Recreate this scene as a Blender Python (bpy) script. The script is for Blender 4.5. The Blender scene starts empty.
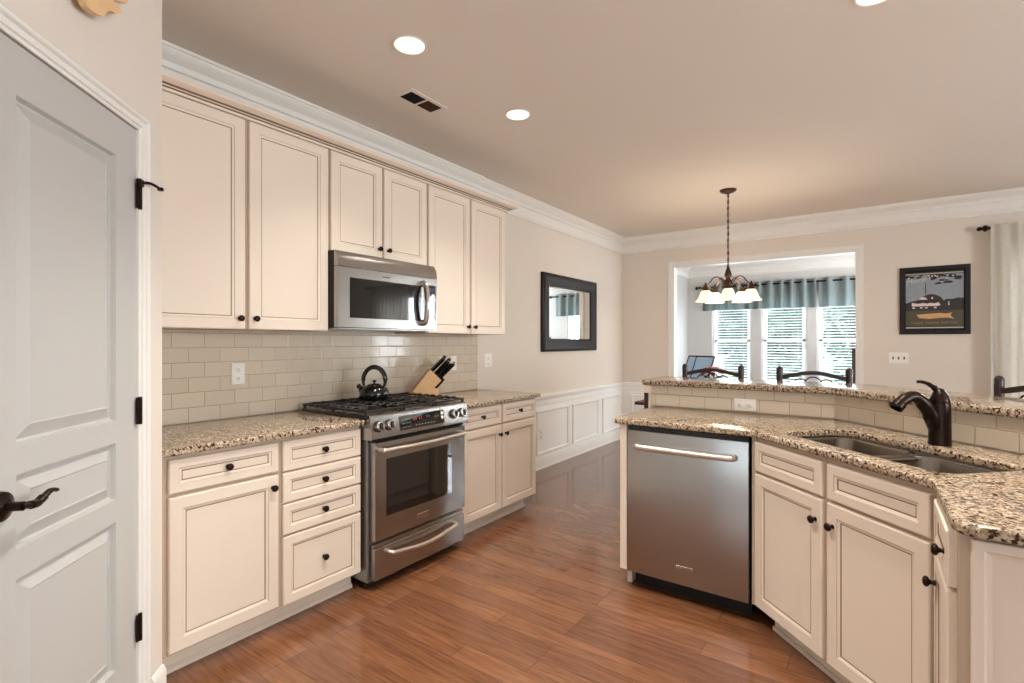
import bpy, bmesh, math, random
from mathutils import Vector, Matrix
random.seed(4)
PI = math.pi
sc = bpy.context.scene
C = sc.collection

# ------------------------------------------------------------------ camera, world, exposure, daylight and added fill
cam_d = bpy.data.cameras.new('camera'); cam = bpy.data.objects.new('camera', cam_d); C.objects.link(cam)
cam.location = (2.8355, 0, 1.3229); cam.rotation_euler = (PI/2, 0, math.radians(35.6))
cam_d.sensor_width = 36; cam_d.lens = 504.8/1024*36; cam_d.shift_y = 0.9/1024; cam_d.clip_start = .05
sc.camera = cam
vs = sc.view_settings
vs.view_transform = 'Standard'; vs.look = 'None'; vs.gamma = 1; vs.use_curve_mapping = False
vs.exposure = 0.54
sc.cycles.use_denoising = True
sc.cycles.max_bounces = 8; sc.cycles.diffuse_bounces = 5; sc.cycles.glossy_bounces = 4
sc.cycles.transparent_max_bounces = 12
sc.cycles.sample_clamp_indirect = 6
w = bpy.data.worlds.new('sky'); sc.world = w; w.use_nodes = True
bg = w.node_tree.nodes['Background']
bg.inputs[0].default_value = (.80, .92, 1.0, 1); bg.inputs[1].default_value = 1.5

def area(name, loc, rot, sx, sy, power, col):
    l = bpy.data.lights.new(name, 'AREA'); l.shape = 'RECTANGLE'; l.size = sx; l.size_y = sy
    l.energy = power; l.color = col
    o = bpy.data.objects.new(name, l); C.objects.link(o); o.location = loc; o.rotation_euler = rot
    return o
DAY = (.86, .94, 1.0)
area('daylight_sunroom', (1.6, 10.12, 1.35), (-PI/2, 0, 0), 2.6, 1.6, 110, DAY)
area('fill_sunroom_side', (5.15, 8.3, 1.4), (0, PI/2, 0), 1.7, 2.2, 130, DAY)  # added lamp at an unseen side window, brightens the sunroom
area('daylight_curtain_window', (4.9, 6.95, 1.45), (-PI/2, 0, 0), 1.7, 1.5, 290, (.95, .97, 1.0))
area('fill_right', (7.75, 1.4, 1.5), (0, PI/2, 0), 1.8, 2.6, 265, (.97, .98, .98))  # added fill lamp outside the unseen right-hand windows
area('fill_rear', (4.2, -3.75, 1.5), (PI/2, 0, 0), 4.4, 1.8, 40, (1, .98, .93))  # added fill from behind the camera through unseen rear windows

sun_d = bpy.data.lights.new('sun', 'SUN'); sun_d.energy = 3.2; sun_d.angle = .02; sun_d.color = (1, .98, .95)
sun = bpy.data.objects.new('sun', sun_d); C.objects.link(sun); sun.rotation_euler = (math.radians(18), math.radians(-14), 0)

# ------------------------------------------------------------------ materials
def lin(r, g, b):
    f = lambda c: (c/255)/12.92 if c/255 <= .04045 else ((c/255+.055)/1.055)**2.4
    return (f(r), f(g), f(b), 1)
def nd(nt, t, **k):
    n = nt.nodes.new(t)
    for a, b in k.items(): setattr(n, a, b)
    return n
def mat(name, col, rough=.5, metal=0, var=.03, scale=6, bump=0, bscale=40, coat=0, emit=None, estr=0, spec=None):
    m = bpy.data.materials.new(name); m.use_nodes = True; nt = m.node_tree; b = nt.nodes['Principled BSDF']
    tc = nd(nt, 'ShaderNodeTexCoord'); nz = nd(nt, 'ShaderNodeTexNoise'); nz.inputs['Scale'].default_value = scale
    nz.inputs['Detail'].default_value = 4
    nt.links.new(tc.outputs['Object'], nz.inputs['Vector'])
    mx = nd(nt, 'ShaderNodeMix', data_type='RGBA')
    c = col if len(col) == 4 else (*col, 1)
    mx.inputs['A'].default_value = tuple(max(0, x*(1-var)) for x in c[:3])+(1,)
    mx.inputs['B'].default_value = tuple(min(1, x*(1+var)) for x in c[:3])+(1,)
    nt.links.new(nz.outputs['Fac'], mx.inputs['Factor'])
    nt.links.new(mx.outputs['Result'], b.inputs['Base Color'])
    b.inputs['Roughness'].default_value = rough; b.inputs['Metallic'].default_value = metal
    b.inputs['Coat Weight'].default_value = coat
    if spec is not None: b.inputs['Specular IOR Level'].default_value = spec
    if emit: b.inputs['Emission Color'].default_value = emit; b.inputs['Emission Strength'].default_value = estr
    if bump:
        n2 = nd(nt, 'ShaderNodeTexNoise'); n2.inputs['Scale'].default_value = bscale
        bp = nd(nt, 'ShaderNodeBump'); bp.inputs['Strength'].default_value = bump; bp.inputs['Distance'].default_value = .01
        nt.links.new(tc.outputs['Object'], n2.inputs['Vector'])
        nt.links.new(n2.outputs['Fac'], bp.inputs['Height']); nt.links.new(bp.outputs['Normal'], b.inputs['Normal'])
    return m
M = {}
M['cab'] = mat('cabinet_paint', lin(227, 212, 196), .42, var=.015)
M['glaze'] = mat('cabinet_glaze', lin(132, 106, 82), .5)
M['gap'] = mat('cabinet_frame_glaze', lin(188, 168, 146), .5)
M['wall'] = mat('wall_paint', lin(220, 210, 199), .85, var=.012, scale=2, bump=.04, bscale=300)
M['ceil'] = mat('ceiling_paint', lin(230, 221, 210), .9, var=.01, scale=2, bump=.05, bscale=250)
M['trim'] = mat('trim_paint', lin(231, 227, 221), .4, var=.01)
M['wains'] = mat('wainscot_paint', lin(243, 241, 238), .45, var=.01)
M['wallsun'] = mat('sunroom_wall_paint', lin(204, 201, 198), .85, var=.01)
M['doorp'] = mat('shaded_door_paint', lin(186, 184, 180), .4, var=.01)  # white door greyed here, putting its shade into the paint
M['bronze'] = mat('oil_rubbed_bronze', lin(38, 24, 17), .32, .75, var=.3, scale=30)
M['antique'] = mat('antique_bronze', lin(74, 50, 36), .38, .7, var=.3, scale=40)
M['black'] = mat('black_enamel', lin(16, 13, 12), .10, 0)
M['iron'] = mat('cast_iron', lin(34, 31, 30), .5, .2, bump=.1, bscale=200)
M['blackglass'] = mat('black_glass', lin(14, 15, 17), .04, 0, coat=1)
M['dark'] = mat('dark_recess', lin(20, 14, 11), .8)
M['white'] = mat('white_plastic', lin(236, 232, 224), .35)
M['slot'] = mat('outlet_slot', lin(70, 62, 55), .6)
M['almond'] = mat('painted_tile_trim', lin(222, 206, 182), .4)
M['darkwood'] = mat('dark_espresso_wood', lin(48, 29, 24), .35, var=.25, scale=12)
M['tablewood'] = mat('reddish_brown_wood', lin(92, 50, 38), .3, var=.2, scale=12)
M['blockwood'] = mat('light_beech', lin(214, 172, 124), .5, var=.1, scale=14)
M['plaque'] = mat('pine_wood', lin(226, 186, 138), .5, var=.15, scale=20)
M['berry'] = mat('red_petals', lin(150, 30, 34), .5, var=.3, scale=30)
M['leaf'] = mat('plant_leaf', lin(48, 84, 40), .6, var=.3, scale=20)
M['frameblk'] = mat('black_frame', lin(22, 15, 13), .42, var=.2, spec=.3)
M['bead'] = mat('silver_bead', lin(176, 166, 150), .35, .6)
M['cream'] = mat('cream_print', lin(222, 206, 190), .6)
M['chrome'] = mat('polished_steel', lin(215, 212, 208), .12, 1)
M['handle'] = mat('satin_handle_steel', lin(216, 208, 200), .38, 1)
M['sheer'] = mat('sheer_curtain', lin(232, 229, 220), .9, bump=.1, bscale=300)
M['seat'] = mat('seat_leather', lin(58, 40, 33), .5)
M['sling'] = mat('blue_grey_sling', lin(150, 170, 190), .7)
M['grass'] = mat('lawn', lin(120, 140, 86), .9, var=.4, scale=3)
M['foliage'] = mat('tree_foliage', lin(84, 118, 92), .8, var=.5, scale=4)
M['bark'] = mat('tree_bark', lin(96, 84, 74), .9, var=.3)
M['concrete'] = mat('pale_concrete', lin(214, 212, 206), .9)
M['siding'] = mat('pale_siding', lin(210, 214, 216), .8)
M['blind'] = mat('blind_slat', lin(240, 242, 244), .5)
M['ledred'] = mat('led_red', lin(90, 18, 14), .5, emit=lin(200, 30, 20), estr=.1)
M['ledblue'] = mat('led_blue', lin(20, 27, 42), .5, emit=lin(90, 130, 220), estr=.08)
M['grey'] = mat('grey_button', lin(120, 118, 116), .5)
M['cupwhite'] = mat('lamp_bulb_frosted', lin(255, 244, 226), .5, emit=lin(255, 240, 214), estr=9)
M['reflector'] = mat('white_baffle', lin(250, 244, 232), .5, emit=lin(255, 236, 205), estr=1.1)

def steel(name, col, rough=.28, axis=2, aniso=.6):
    m = mat(name, col, rough, 1, var=.03)
    nt = m.node_tree; b = nt.nodes['Principled BSDF']
    tc = nd(nt, 'ShaderNodeTexCoord'); mp = nd(nt, 'ShaderNodeMapping'); s = [400, 400, 400]; s[axis] = 2
    mp.inputs['Scale'].default_value = s
    nz = nd(nt, 'ShaderNodeTexNoise'); nz.inputs['Scale'].default_value = 1; nz.inputs['Detail'].default_value = 2
    bp = nd(nt, 'ShaderNodeBump'); bp.inputs['Strength'].default_value = .06; bp.inputs['Distance'].default_value = .002
    nt.links.new(tc.outputs['Object'], mp.inputs[0]); nt.links.new(mp.outputs[0], nz.inputs['Vector'])
    nt.links.new(nz.outputs['Fac'], bp.inputs['Height']); nt.links.new(bp.outputs['Normal'], b.inputs['Normal'])
    return m
M['steel'] = steel('brushed_stainless_horizontal', lin(166, 163, 160), .27, 0)
M['steelv'] = steel('brushed_stainless_vertical', lin(172, 172, 171), .3, 2)
M['sink'] = mat('sink_stainless', lin(140, 132, 124), .24, 1, var=.04)

def granite():
    m = bpy.data.materials.new('speckled_granite'); m.use_nodes = True; nt = m.node_tree; b = nt.nodes['Principled BSDF']
    tc = nd(nt, 'ShaderNodeTexCoord')
    def noise(s, d, off=0):
        mp = nd(nt, 'ShaderNodeMapping'); mp.inputs['Location'].default_value = (off, off*2, off*3)
        n = nd(nt, 'ShaderNodeTexNoise'); n.inputs['Scale'].default_value = s; n.inputs['Detail'].default_value = d
        nt.links.new(tc.outputs['Object'], mp.inputs[0]); nt.links.new(mp.outputs[0], n.inputs['Vector']); return n
    def ramp(src, stops):
        r = nd(nt, 'ShaderNodeValToRGB'); e = r.color_ramp.elements
        e[0].position, e[0].color = stops[0]; e[1].position, e[1].color = stops[1]
        for p, c in stops[2:]: x = e.new(p); x.color = c
        nt.links.new(src, r.inputs[0]); return r
    base = ramp(noise(55, 5).outputs['Fac'], [(.3, lin(128, 104, 82)), (.7, lin(196, 180, 158)), (.5, lin(168, 146, 121))])
    vo = nd(nt, 'ShaderNodeTexVoronoi'); vo.inputs['Scale'].default_value = 150
    nt.links.new(tc.outputs['Object'], vo.inputs['Vector'])
    sep = nd(nt, 'ShaderNodeSeparateColor'); nt.links.new(vo.outputs['Color'], sep.inputs[0])
    gr = ramp(sep.outputs[0], [(.0, lin(74, 52, 40)), (1, lin(222, 208, 190)), (.3, lin(136, 110, 86)), (.6, lin(188, 168, 142))])
    mx = nd(nt, 'ShaderNodeMix', data_type='RGBA'); mx.inputs['Factor'].default_value = .5
    nt.links.new(base.outputs[0], mx.inputs['A']); nt.links.new(gr.outputs[0], mx.inputs['B'])
    dk = ramp(noise(88, 5, 3).outputs['Fac'], [(.415, (1, 1, 1, 1)), (.475, (0, 0, 0, 1))])
    m2 = nd(nt, 'ShaderNodeMix', data_type='RGBA'); m2.inputs['B'].default_value = lin(58, 36, 24)
    nt.links.new(dk.outputs[0], m2.inputs['Factor']); nt.links.new(mx.outputs['Result'], m2.inputs['A'])
    wh = ramp(noise(80, 4, 9).outputs['Fac'], [(.6, (0, 0, 0, 1)), (.68, (1, 1, 1, 1))])
    m3 = nd(nt, 'ShaderNodeMix', data_type='RGBA'); m3.inputs['B'].default_value = lin(218, 204, 184)
    nt.links.new(wh.outputs[0], m3.inputs['Factor']); nt.links.new(m2.outputs['Result'], m3.inputs['A'])
    nt.links.new(m3.outputs['Result'], b.inputs['Base Color']); b.inputs['Roughness'].default_value = .12
    b.inputs['Specular IOR Level'].default_value = .5
    return m
M['granite'] = granite()

def tile():
    m = bpy.data.materials.new('glazed_subway_tile'); m.use_nodes = True; nt = m.node_tree; b = nt.nodes['Principled BSDF']
    uv = nd(nt, 'ShaderNodeUVMap'); uv.uv_map = 'UVMap'
    br = nd(nt, 'ShaderNodeTexBrick'); br.offset = .5
    br.inputs['Scale'].default_value = 1; br.inputs['Brick Width'].default_value = .1525; br.inputs['Row Height'].default_value = .0763
    br.inputs['Mortar Size'].default_value = .0019; br.inputs['Mortar Smooth'].default_value = .25
    br.inputs['Color1'].default_value = lin(212, 199, 180); br.inputs['Color2'].default_value = lin(204, 190, 170)
    br.inputs['Mortar'].default_value = lin(172, 152, 130)
    nt.links.new(uv.outputs[0], br.inputs['Vector']); nt.links.new(br.outputs['Color'], b.inputs['Base Color'])
    mr = nd(nt, 'ShaderNodeMapRange'); mr.inputs['To Min'].default_value = .1; mr.inputs['To Max'].default_value = .7
    nt.links.new(br.outputs['Fac'], mr.inputs['Value']); nt.links.new(mr.outputs[0], b.inputs['Roughness'])
    b2 = nd(nt, 'ShaderNodeTexBrick'); b2.offset = .5
    for k in ('Scale', 'Brick Width', 'Row Height'): b2.inputs[k].default_value = br.inputs[k].default_value
    b2.inputs['Mortar Size'].default_value = .005; b2.inputs['Mortar Smooth'].default_value = 1
    nz = nd(nt, 'ShaderNodeTexNoise'); nz.inputs['Scale'].default_value = 14
    nt.links.new(uv.outputs[0], b2.inputs['Vector']); nt.links.new(uv.outputs[0], nz.inputs['Vector'])
    ad = nd(nt, 'ShaderNodeMath', operation='MULTIPLY_ADD'); ad.inputs[1].default_value = -1
    nt.links.new(b2.outputs['Fac'], ad.inputs[0])
    sc_ = nd(nt, 'ShaderNodeMath', operation='MULTIPLY'); sc_.inputs[1].default_value = .5
    nt.links.new(nz.outputs['Fac'], sc_.inputs[0]); nt.links.new(sc_.outputs[0], ad.inputs[2])
    bp = nd(nt, 'ShaderNodeBump'); bp.inputs['Strength'].default_value = .4; bp.inputs['Distance'].default_value = .004
    nt.links.new(ad.outputs[0], bp.inputs['Height']); nt.links.new(bp.outputs['Normal'], b.inputs['Normal'])
    return m
M['tile'] = tile()

def wood_floor():
    m = bpy.data.materials.new('oak_plank_floor'); m.use_nodes = True; nt = m.node_tree; b = nt.nodes['Principled BSDF']
    tc = nd(nt, 'ShaderNodeTexCoord')
    br = nd(nt, 'ShaderNodeTexBrick'); br.offset = .37; br.offset_frequency = 3
    br.inputs['Scale'].default_value = 1; br.inputs['Brick Width'].default_value = .85; br.inputs['Row Height'].default_value = .105
    br.inputs['Mortar Size'].default_value = .0012; br.inputs['Mortar Smooth'].default_value = .3
    br.inputs['Color1'].default_value = lin(132, 88, 60); br.inputs['Color2'].default_value = lin(109, 71, 48)
    br.inputs['Mortar'].default_value = lin(84, 48, 32)
    nt.links.new(tc.outputs['Object'], br.inputs['Vector'])
    mp = nd(nt, 'ShaderNodeMapping'); mp.inputs['Scale'].default_value = (2.0, 24, 1)
    nz = nd(nt, 'ShaderNodeTexNoise'); nz.inputs['Scale'].default_value = 1.6; nz.inputs['Detail'].default_value = 6; nz.inputs['Distortion'].default_value = 1.6
    nt.links.new(tc.outputs['Object'], mp.inputs[0]); nt.links.new(mp.outputs[0], nz.inputs['Vector'])
    rp = nd(nt, 'ShaderNodeValToRGB'); e = rp.color_ramp.elements
    e[0].position, e[0].color = .3, (.55, .48, .44, 1); e[1].position, e[1].color = .7, (1.22, 1.22, 1.22, 1)
    nt.links.new(nz.outputs['Fac'], rp.inputs[0])
    mx = nd(nt, 'ShaderNodeMix', data_type='RGBA', blend_type='MULTIPLY'); mx.inputs['Factor'].default_value = .8
    nt.links.new(br.outputs['Color'], mx.inputs['A']); nt.links.new(rp.outputs[0], mx.inputs['B'])
    nt.links.new(mx.outputs['Result'], b.inputs['Base Color']); b.inputs['Coat Weight'].default_value = .35; b.inputs['Coat Roughness'].default_value = .1
    n3 = nd(nt, 'ShaderNodeTexNoise'); n3.inputs['Scale'].default_value = 9
    nt.links.new(tc.outputs['Object'], n3.inputs['Vector'])
    mr = nd(nt, 'ShaderNodeMapRange'); mr.inputs['To Min'].default_value = .15; mr.inputs['To Max'].default_value = .27
    nt.links.new(n3.outputs['Fac'], mr.inputs['Value']); nt.links.new(mr.outputs[0], b.inputs['Roughness'])
    bp = nd(nt, 'ShaderNodeBump'); bp.inputs['Strength'].default_value = .12; bp.inputs['Distance'].default_value = .002
    sb = nd(nt, 'ShaderNodeMath', operation='SUBTRACT'); nt.links.new(nz.outputs['Fac'], sb.inputs[0]); nt.links.new(br.outputs['Fac'], sb.inputs[1])
    nt.links.new(sb.outputs[0], bp.inputs['Height']); nt.links.new(bp.outputs['Normal'], b.inputs['Normal'])
    return m
M['floor'] = wood_floor()

def glass(name, tint=(.95, .98, 1, 1), g=.08):
    m = bpy.data.materials.new(name); m.use_nodes = True; nt = m.node_tree; nt.nodes.clear()
    o = nd(nt, 'ShaderNodeOutputMaterial'); t = nd(nt, 'ShaderNodeBsdfTransparent'); t.inputs[0].default_value = tint
    gl = nd(nt, 'ShaderNodeBsdfGlossy'); gl.inputs['Roughness'].default_value = .02
    mx = nd(nt, 'ShaderNodeMixShader'); mx.inputs[0].default_value = g
    nt.links.new(t.outputs[0], mx.inputs[1]); nt.links.new(gl.outputs[0], mx.inputs[2]); nt.links.new(mx.outputs[0], o.inputs[0])
    return m
M['pane'] = glass('window_glass')
def mirror():
    m = mat('mirror_silver', (.86, .89, .9, 1), .01, 1, var=0); return m
M['mirror'] = mirror()
def fabric(name, col, trans):
    m = bpy.data.materials.new(name); m.use_nodes = True; nt = m.node_tree; nt.nodes.clear()
    o = nd(nt, 'ShaderNodeOutputMaterial'); d = nd(nt, 'ShaderNodeBsdfDiffuse'); t = nd(nt, 'ShaderNodeBsdfTranslucent')
    tc = nd(nt, 'ShaderNodeTexCoord'); nz = nd(nt, 'ShaderNodeTexNoise'); nz.inputs['Scale'].default_value = 60
    mxc = nd(nt, 'ShaderNodeMix', data_type='RGBA'); mxc.inputs['A'].default_value = col
    mxc.inputs['B'].default_value = tuple(x*.85 for x in col[:3])+(1,)
    nt.links.new(tc.outputs['Object'], nz.inputs['Vector']); nt.links.new(nz.outputs['Fac'], mxc.inputs['Factor'])
    nt.links.new(mxc.outputs['Result'], d.inputs[0]); nt.links.new(mxc.outputs['Result'], t.inputs[0])
    mx = nd(nt, 'ShaderNodeMixShader'); mx.inputs[0].default_value = trans
    nt.links.new(d.outputs[0], mx.inputs[1]); nt.links.new(t.outputs[0], mx.inputs[2]); nt.links.new(mx.outputs[0], o.inputs[0])
    return m
M['sheer'] = fabric('sheer_white_curtain', lin(244, 241, 234), .5)
M['valance'] = fabric('sage_blue_valance', lin(166, 178, 178), .4)
def shade_glass():
    m = mat('alabaster_glass_shade', lin(250, 232, 200), .4, emit=lin(255, 236, 206), estr=.6, var=.1, scale=40)
    return m
M['shade'] = shade_glass()

# ------------------------------------------------------------------ mesh helpers
def link(name, bm, mats, parent=None, loc=None, rot=None, ang=35, smooth=True):
    me = bpy.data.meshes.new(name)
    bmesh.ops.recalc_face_normals(bm, faces=bm.faces)
    bm.to_mesh(me); bm.free()
    for m in (mats if isinstance(mats, (list, tuple)) else [mats]): me.materials.append(M[m] if isinstance(m, str) else m)
    if smooth:
        me.polygons.foreach_set('use_smooth', [True]*len(me.polygons)); me.set_sharp_from_angle(angle=math.radians(ang))
    o = bpy.data.objects.new(name, me); C.objects.link(o)
    if parent: o.parent = parent
    if loc: o.location = loc
    if rot: o.rotation_euler = rot
    return o
def tag(o, label, cat, group=None, kind=None):
    o['label'] = label; o['category'] = cat
    if group: o['group'] = group
    if kind: o['kind'] = kind
    return o
def thing(name, label, cat, loc=(0, 0, 0), rz=0, group=None):
    o = bpy.data.objects.new(name, None); C.objects.link(o); o.location = loc; o.rotation_euler = (0, 0, rz)
    o.empty_display_size = .1
    return tag(o, label, cat, group)
def structure(name, bm=None, m=None, label=None, loc=(0, 0, 0), rz=0, **k):
    if bm is None:
        o = bpy.data.objects.new(name, None); C.objects.link(o); o.location = loc; o.rotation_euler = (0, 0, rz)
    else: o = link(name, bm, m, None, loc, (0, 0, rz), **k)
    o['kind'] = 'structure'
    if label: o['label'] = label
    return o
def copy_tree(o, parent=None):
    c = o.copy(); C.objects.link(c)
    if parent: c.parent = parent
    for ch in list(o.children): copy_tree(ch, c)
    return c
def B(): return bmesh.new()
def box(bm, x0, x1, y0, y1, z0, z1, bev=0, mi=0, seg=1):
    ps = [(x, y, z) for x in (min(x0, x1), max(x0, x1)) for y in (min(y0, y1), max(y0, y1)) for z in (min(z0, z1), max(z0, z1))]
    v = [bm.verts.new(p) for p in ps]
    fs = [bm.faces.new([v[i] for i in q]) for q in ((0, 1, 3, 2), (4, 6, 7, 5), (0, 4, 5, 1), (2, 3, 7, 6), (0, 2, 6, 4), (1, 5, 7, 3))]
    for f in fs: f.material_index = mi
    if bev:
        es = list({e for f in fs for e in f.edges})
        r = bmesh.ops.bevel(bm, geom=es, offset=bev, segments=seg, affect='EDGES', profile=.5)
        for f in r['faces']: f.material_index = mi
    return v
def boxm(x0, x1, y0, y1, z0, z1, bev=0, seg=1):
    bm = B(); box(bm, x0, x1, y0, y1, z0, z1, bev, 0, seg); return bm
def prism(bm, pts, axis, a, b, mi=0, cap=True):
    """extrude a 2-D outline pts (p,q) along an axis from a to b"""
    def P(p, q, t): return {'x': (t, p, q), 'y': (p, t, q), 'z': (p, q, t)}[axis]
    A = [bm.verts.new(P(p, q, a)) for p, q in pts]; D = [bm.verts.new(P(p, q, b)) for p, q in pts]
    n = len(pts); out = []
    for i in range(n): out.append(bm.faces.new((A[i], A[(i+1) % n], D[(i+1) % n], D[i])))
    if cap: out += [bm.faces.new(A[::-1]), bm.faces.new(D)]
    for f in out: f.material_index = mi
    return out
def lathe(bm, prof, n=24, loc=(0, 0, 0), axis='z', mi=0, mat4=None):
    rings = []
    for r, h in prof:
        ring = []
        for i in range(n):
            a = 2*PI*i/n; c, s = r*math.cos(a), r*math.sin(a)
            p = {'z': (c, s, h), 'y': (c, h, s), 'x': (h, c, s)}[axis]
            p = Vector(p)
            if mat4: p = mat4 @ p
            ring.append(bm.verts.new(p+Vector(loc)))
        rings.append(ring)
    fs = []
    for a, b in zip(rings, rings[1:]):
        for i in range(n): fs.append(bm.faces.new((a[i], a[(i+1) % n], b[(i+1) % n], b[i])))
    if prof[0][0] > 1e-5: fs.append(bm.faces.new(rings[0]))
    if prof[-1][0] > 1e-5: fs.append(bm.faces.new(rings[-1][::-1]))
    for f in fs: f.material_index = mi
    bmesh.ops.remove_doubles(bm, verts=[v for r in rings for v in r], dist=1e-6)
def tube(bm, pts, rad, n=10, mi=0, flat=1.0, up=None):
    """sweep a circle (or ellipse) along pts; rad is a number or list"""
    pts = [Vector(p) for p in pts]; R = rad if isinstance(rad, (list, tuple)) else [rad]*len(pts)
    rings = []; ref = Vector(up) if up else None
    for i, p in enumerate(pts):
        d = (pts[min(i+1, len(pts)-1)]-pts[max(i-1, 0)]).normalized()
        if ref is None: ref = Vector((0, 0, 1)) if abs(d.z) < .9 else Vector((1, 0, 0))
        u = d.cross(ref)
        if u.length < 1e-4: u = d.orthogonal()
        u.normalize(); v2 = u.cross(d).normalized(); ref = v2 if not up else ref
        rings.append([bm.verts.new(p+u*R[i]*math.cos(2*PI*k/n)+v2*R[i]*flat*math.sin(2*PI*k/n)) for k in range(n)])
    fs = []
    for a, b in zip(rings, rings[1:]):
        for k in range(n): fs.append(bm.faces.new((a[k], a[(k+1) % n], b[(k+1) % n], b[k])))
    fs += [bm.faces.new(rings[0][::-1]), bm.faces.new(rings[-1])]
    for f in fs: f.material_index = mi
def spline(ctrl, n=8):
    """Catmull-Rom through the control points"""
    c = [Vector(p) for p in ctrl]; c = [c[0]*2-c[1]]+c+[c[-1]*2-c[-2]]; out = []
    for i in range(1, len(c)-2):
        p0, p1, p2, p3 = c[i-1:i+3]
        for k in range(n):
            t = k/n
            out.append(.5*((2*p1)+(p2-p0)*t+(2*p0-5*p1+4*p2-p3)*t*t+(3*p1-p0-3*p2+p3)*t**3))
    out.append(c[-2]); return out
def rings(bm, x0, x1, z0, z1, steps, mats, capmat=0, back=True, flip=1):
    """nested rectangles (inset, y) joined face by face: a moulded panel facing -y"""
    R = []
    for ins, y in steps:
        R.append([bm.verts.new((x, y, z)) for x, z in ((x0+ins, z0+ins), (x1-ins, z0+ins), (x1-ins, z1-ins), (x0+ins, z1-ins))])
    for (a, b), m in zip(zip(R, R[1:]), mats):
        for i in range(4):
            f = bm.faces.new((a[i], a[(i+1) % 4], b[(i+1) % 4], b[i])); f.material_index = m
    f = bm.faces.new(R[-1]); f.material_index = capmat
    if back: f = bm.faces.new(R[0][::-1]); f.material_index = 0
def offset(poly, d):
    """shift an open polyline to its left by d"""
    out = []; n = len(poly); P = [Vector(p) for p in poly]
    for i in range(n):
        ns = []
        if i > 0: t = (P[i]-P[i-1]).normalized(); ns.append(Vector((-t.y, t.x)))
        if i < n-1: t = (P[i+1]-P[i]).normalized(); ns.append(Vector((-t.y, t.x)))
        if len(ns) == 1: out.append(P[i]+ns[0]*d)
        else:
            b = (ns[0]+ns[1]).normalized(); out.append(P[i]+b*d/b.dot(ns[0]))
    return [(p.x, p.y) for p in out]
def slab(bm, outer, z0, z1, holes=(), bev=.008):
    """flat plate of an outline with holes, its rims rounded"""
    edges = []
    for loop in [outer]+list(holes):
        v = [bm.verts.new((x, y, z1)) for x, y in loop]
        edges += [bm.edges.new((v[i], v[(i+1) % len(v)])) for i in range(len(v))]
    r = bmesh.ops.triangle_fill(bm, use_beauty=True, edges=edges)
    top = [g for g in r['geom'] if isinstance(g, bmesh.types.BMFace)]
    bmesh.ops.dissolve_limit(bm, angle_limit=.001, verts=list(bm.verts), edges=list(bm.edges))
    top = list(bm.faces)
    e = bmesh.ops.extrude_face_region(bm, geom=top)
    vs_ = [g for g in e['geom'] if isinstance(g, bmesh.types.BMVert)]
    bmesh.ops.translate(bm, vec=(0, 0, z0-z1), verts=vs_)
    bmesh.ops.recalc_face_normals(bm, faces=bm.faces)
    if bev:
        es = [g for g in bm.edges if len(g.link_faces) == 2 and abs(abs(g.link_faces[0].normal.z)-abs(g.link_faces[1].normal.z)) > .5]
        bmesh.ops.bevel(bm, geom=es, offset=bev, segments=3, affect='EDGES', profile=.6)
def rrect(x0, x1, y0, y1, r, n=6):
    out = []
    for cx, cy, a in ((x1-r, y0+r, -PI/2), (x1-r, y1-r, 0), (x0+r, y1-r, PI/2), (x0+r, y0+r, PI)):
        for k in range(n+1):
            t = a+PI/2*k/n; out.append((cx+r*math.cos(t), cy+r*math.sin(t)))
    return out

# ------------------------------------------------------------------ the room shell
CE = 2.755; YB = 6.613; YS = 9.9
structure('floor', boxm(-.3, 7.7, -3.7, 10.0, -.06, 0), 'floor', smooth=False)
structure('ceiling', boxm(-.3, 7.7, -3.7, 10.0, CE, CE+.08), 'ceil', smooth=False)
structure('wall_left', boxm(-.15, 0, .674, YB+.12, 0, CE), 'wall', smooth=False)
structure('wall_right', None)
def wall_with_holes(name, along, pos, thick, a0, a1, holes, m):
    """a wall box along x or y, left open at holes (a,b,z0,z1)"""
    bm = B(); cuts = sorted(holes); cur = a0
    def put(p, q, z0, z1):
        if q-p < 1e-4 or z1-z0 < 1e-4: return
        if along == 'x': box(bm, p, q, pos, pos+thick, z0, z1)
        else: box(bm, pos, pos+thick, p, q, z0, z1)
    for h in cuts:
        put(cur, h[0], 0, CE); put(h[0], h[1], 0, h[2]); put(h[0], h[1], h[3], CE); cur = h[1]
    put(cur, a1, 0, CE)
    return structure(name, bm, m, smooth=False)
bpy.data.objects.remove(bpy.data.objects['wall_right'])
wall_with_holes('wall_right', 'y', 7.6, .12, -3.6, YB, [(.1, 1.3, .6, 2.3), (1.5, 2.7, .6, 2.3)], 'wall')
wall_with_holes('wall_rear', 'x', -3.6, .12, 1.4, 7.6, [(2.2, 4.0, .6, 2.3), (4.5, 6.3, .6, 2.3)], 'wall')
wall_with_holes('wall_back', 'x', YB, .12, 0, 7.6, [(.70, 2.69, 0, 2.315), (4.05, 5.85, .6, 2.25)], 'wall')
structure('wall_pantry_side', boxm(1.33, 1.45, -3.6, -.03, 0, CE), 'wall', smooth=False)
structure('wall_return', boxm(0, .66, .674, .772, 0, CE), 'wall', smooth=False)
structure('wall_sunroom_left', boxm(-.2, -.08, YB+.12, YS+.12, 0, CE), 'wallsun', smooth=False)
wall_with_holes('wall_sunroom_back', 'x', YS, .12, -.08, 5.0, [(.37, 1.05, .5, 2.2), (1.21, 1.92, .5, 2.2), (2.06, 2.77, .5, 2.2)], 'wallsun')
wall_with_holes('wall_sunroom_right', 'y', 5.0, .12, YB+.12, YS+.12, [(7.3, 9.3, .6, 2.2)], 'wallsun')

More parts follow.
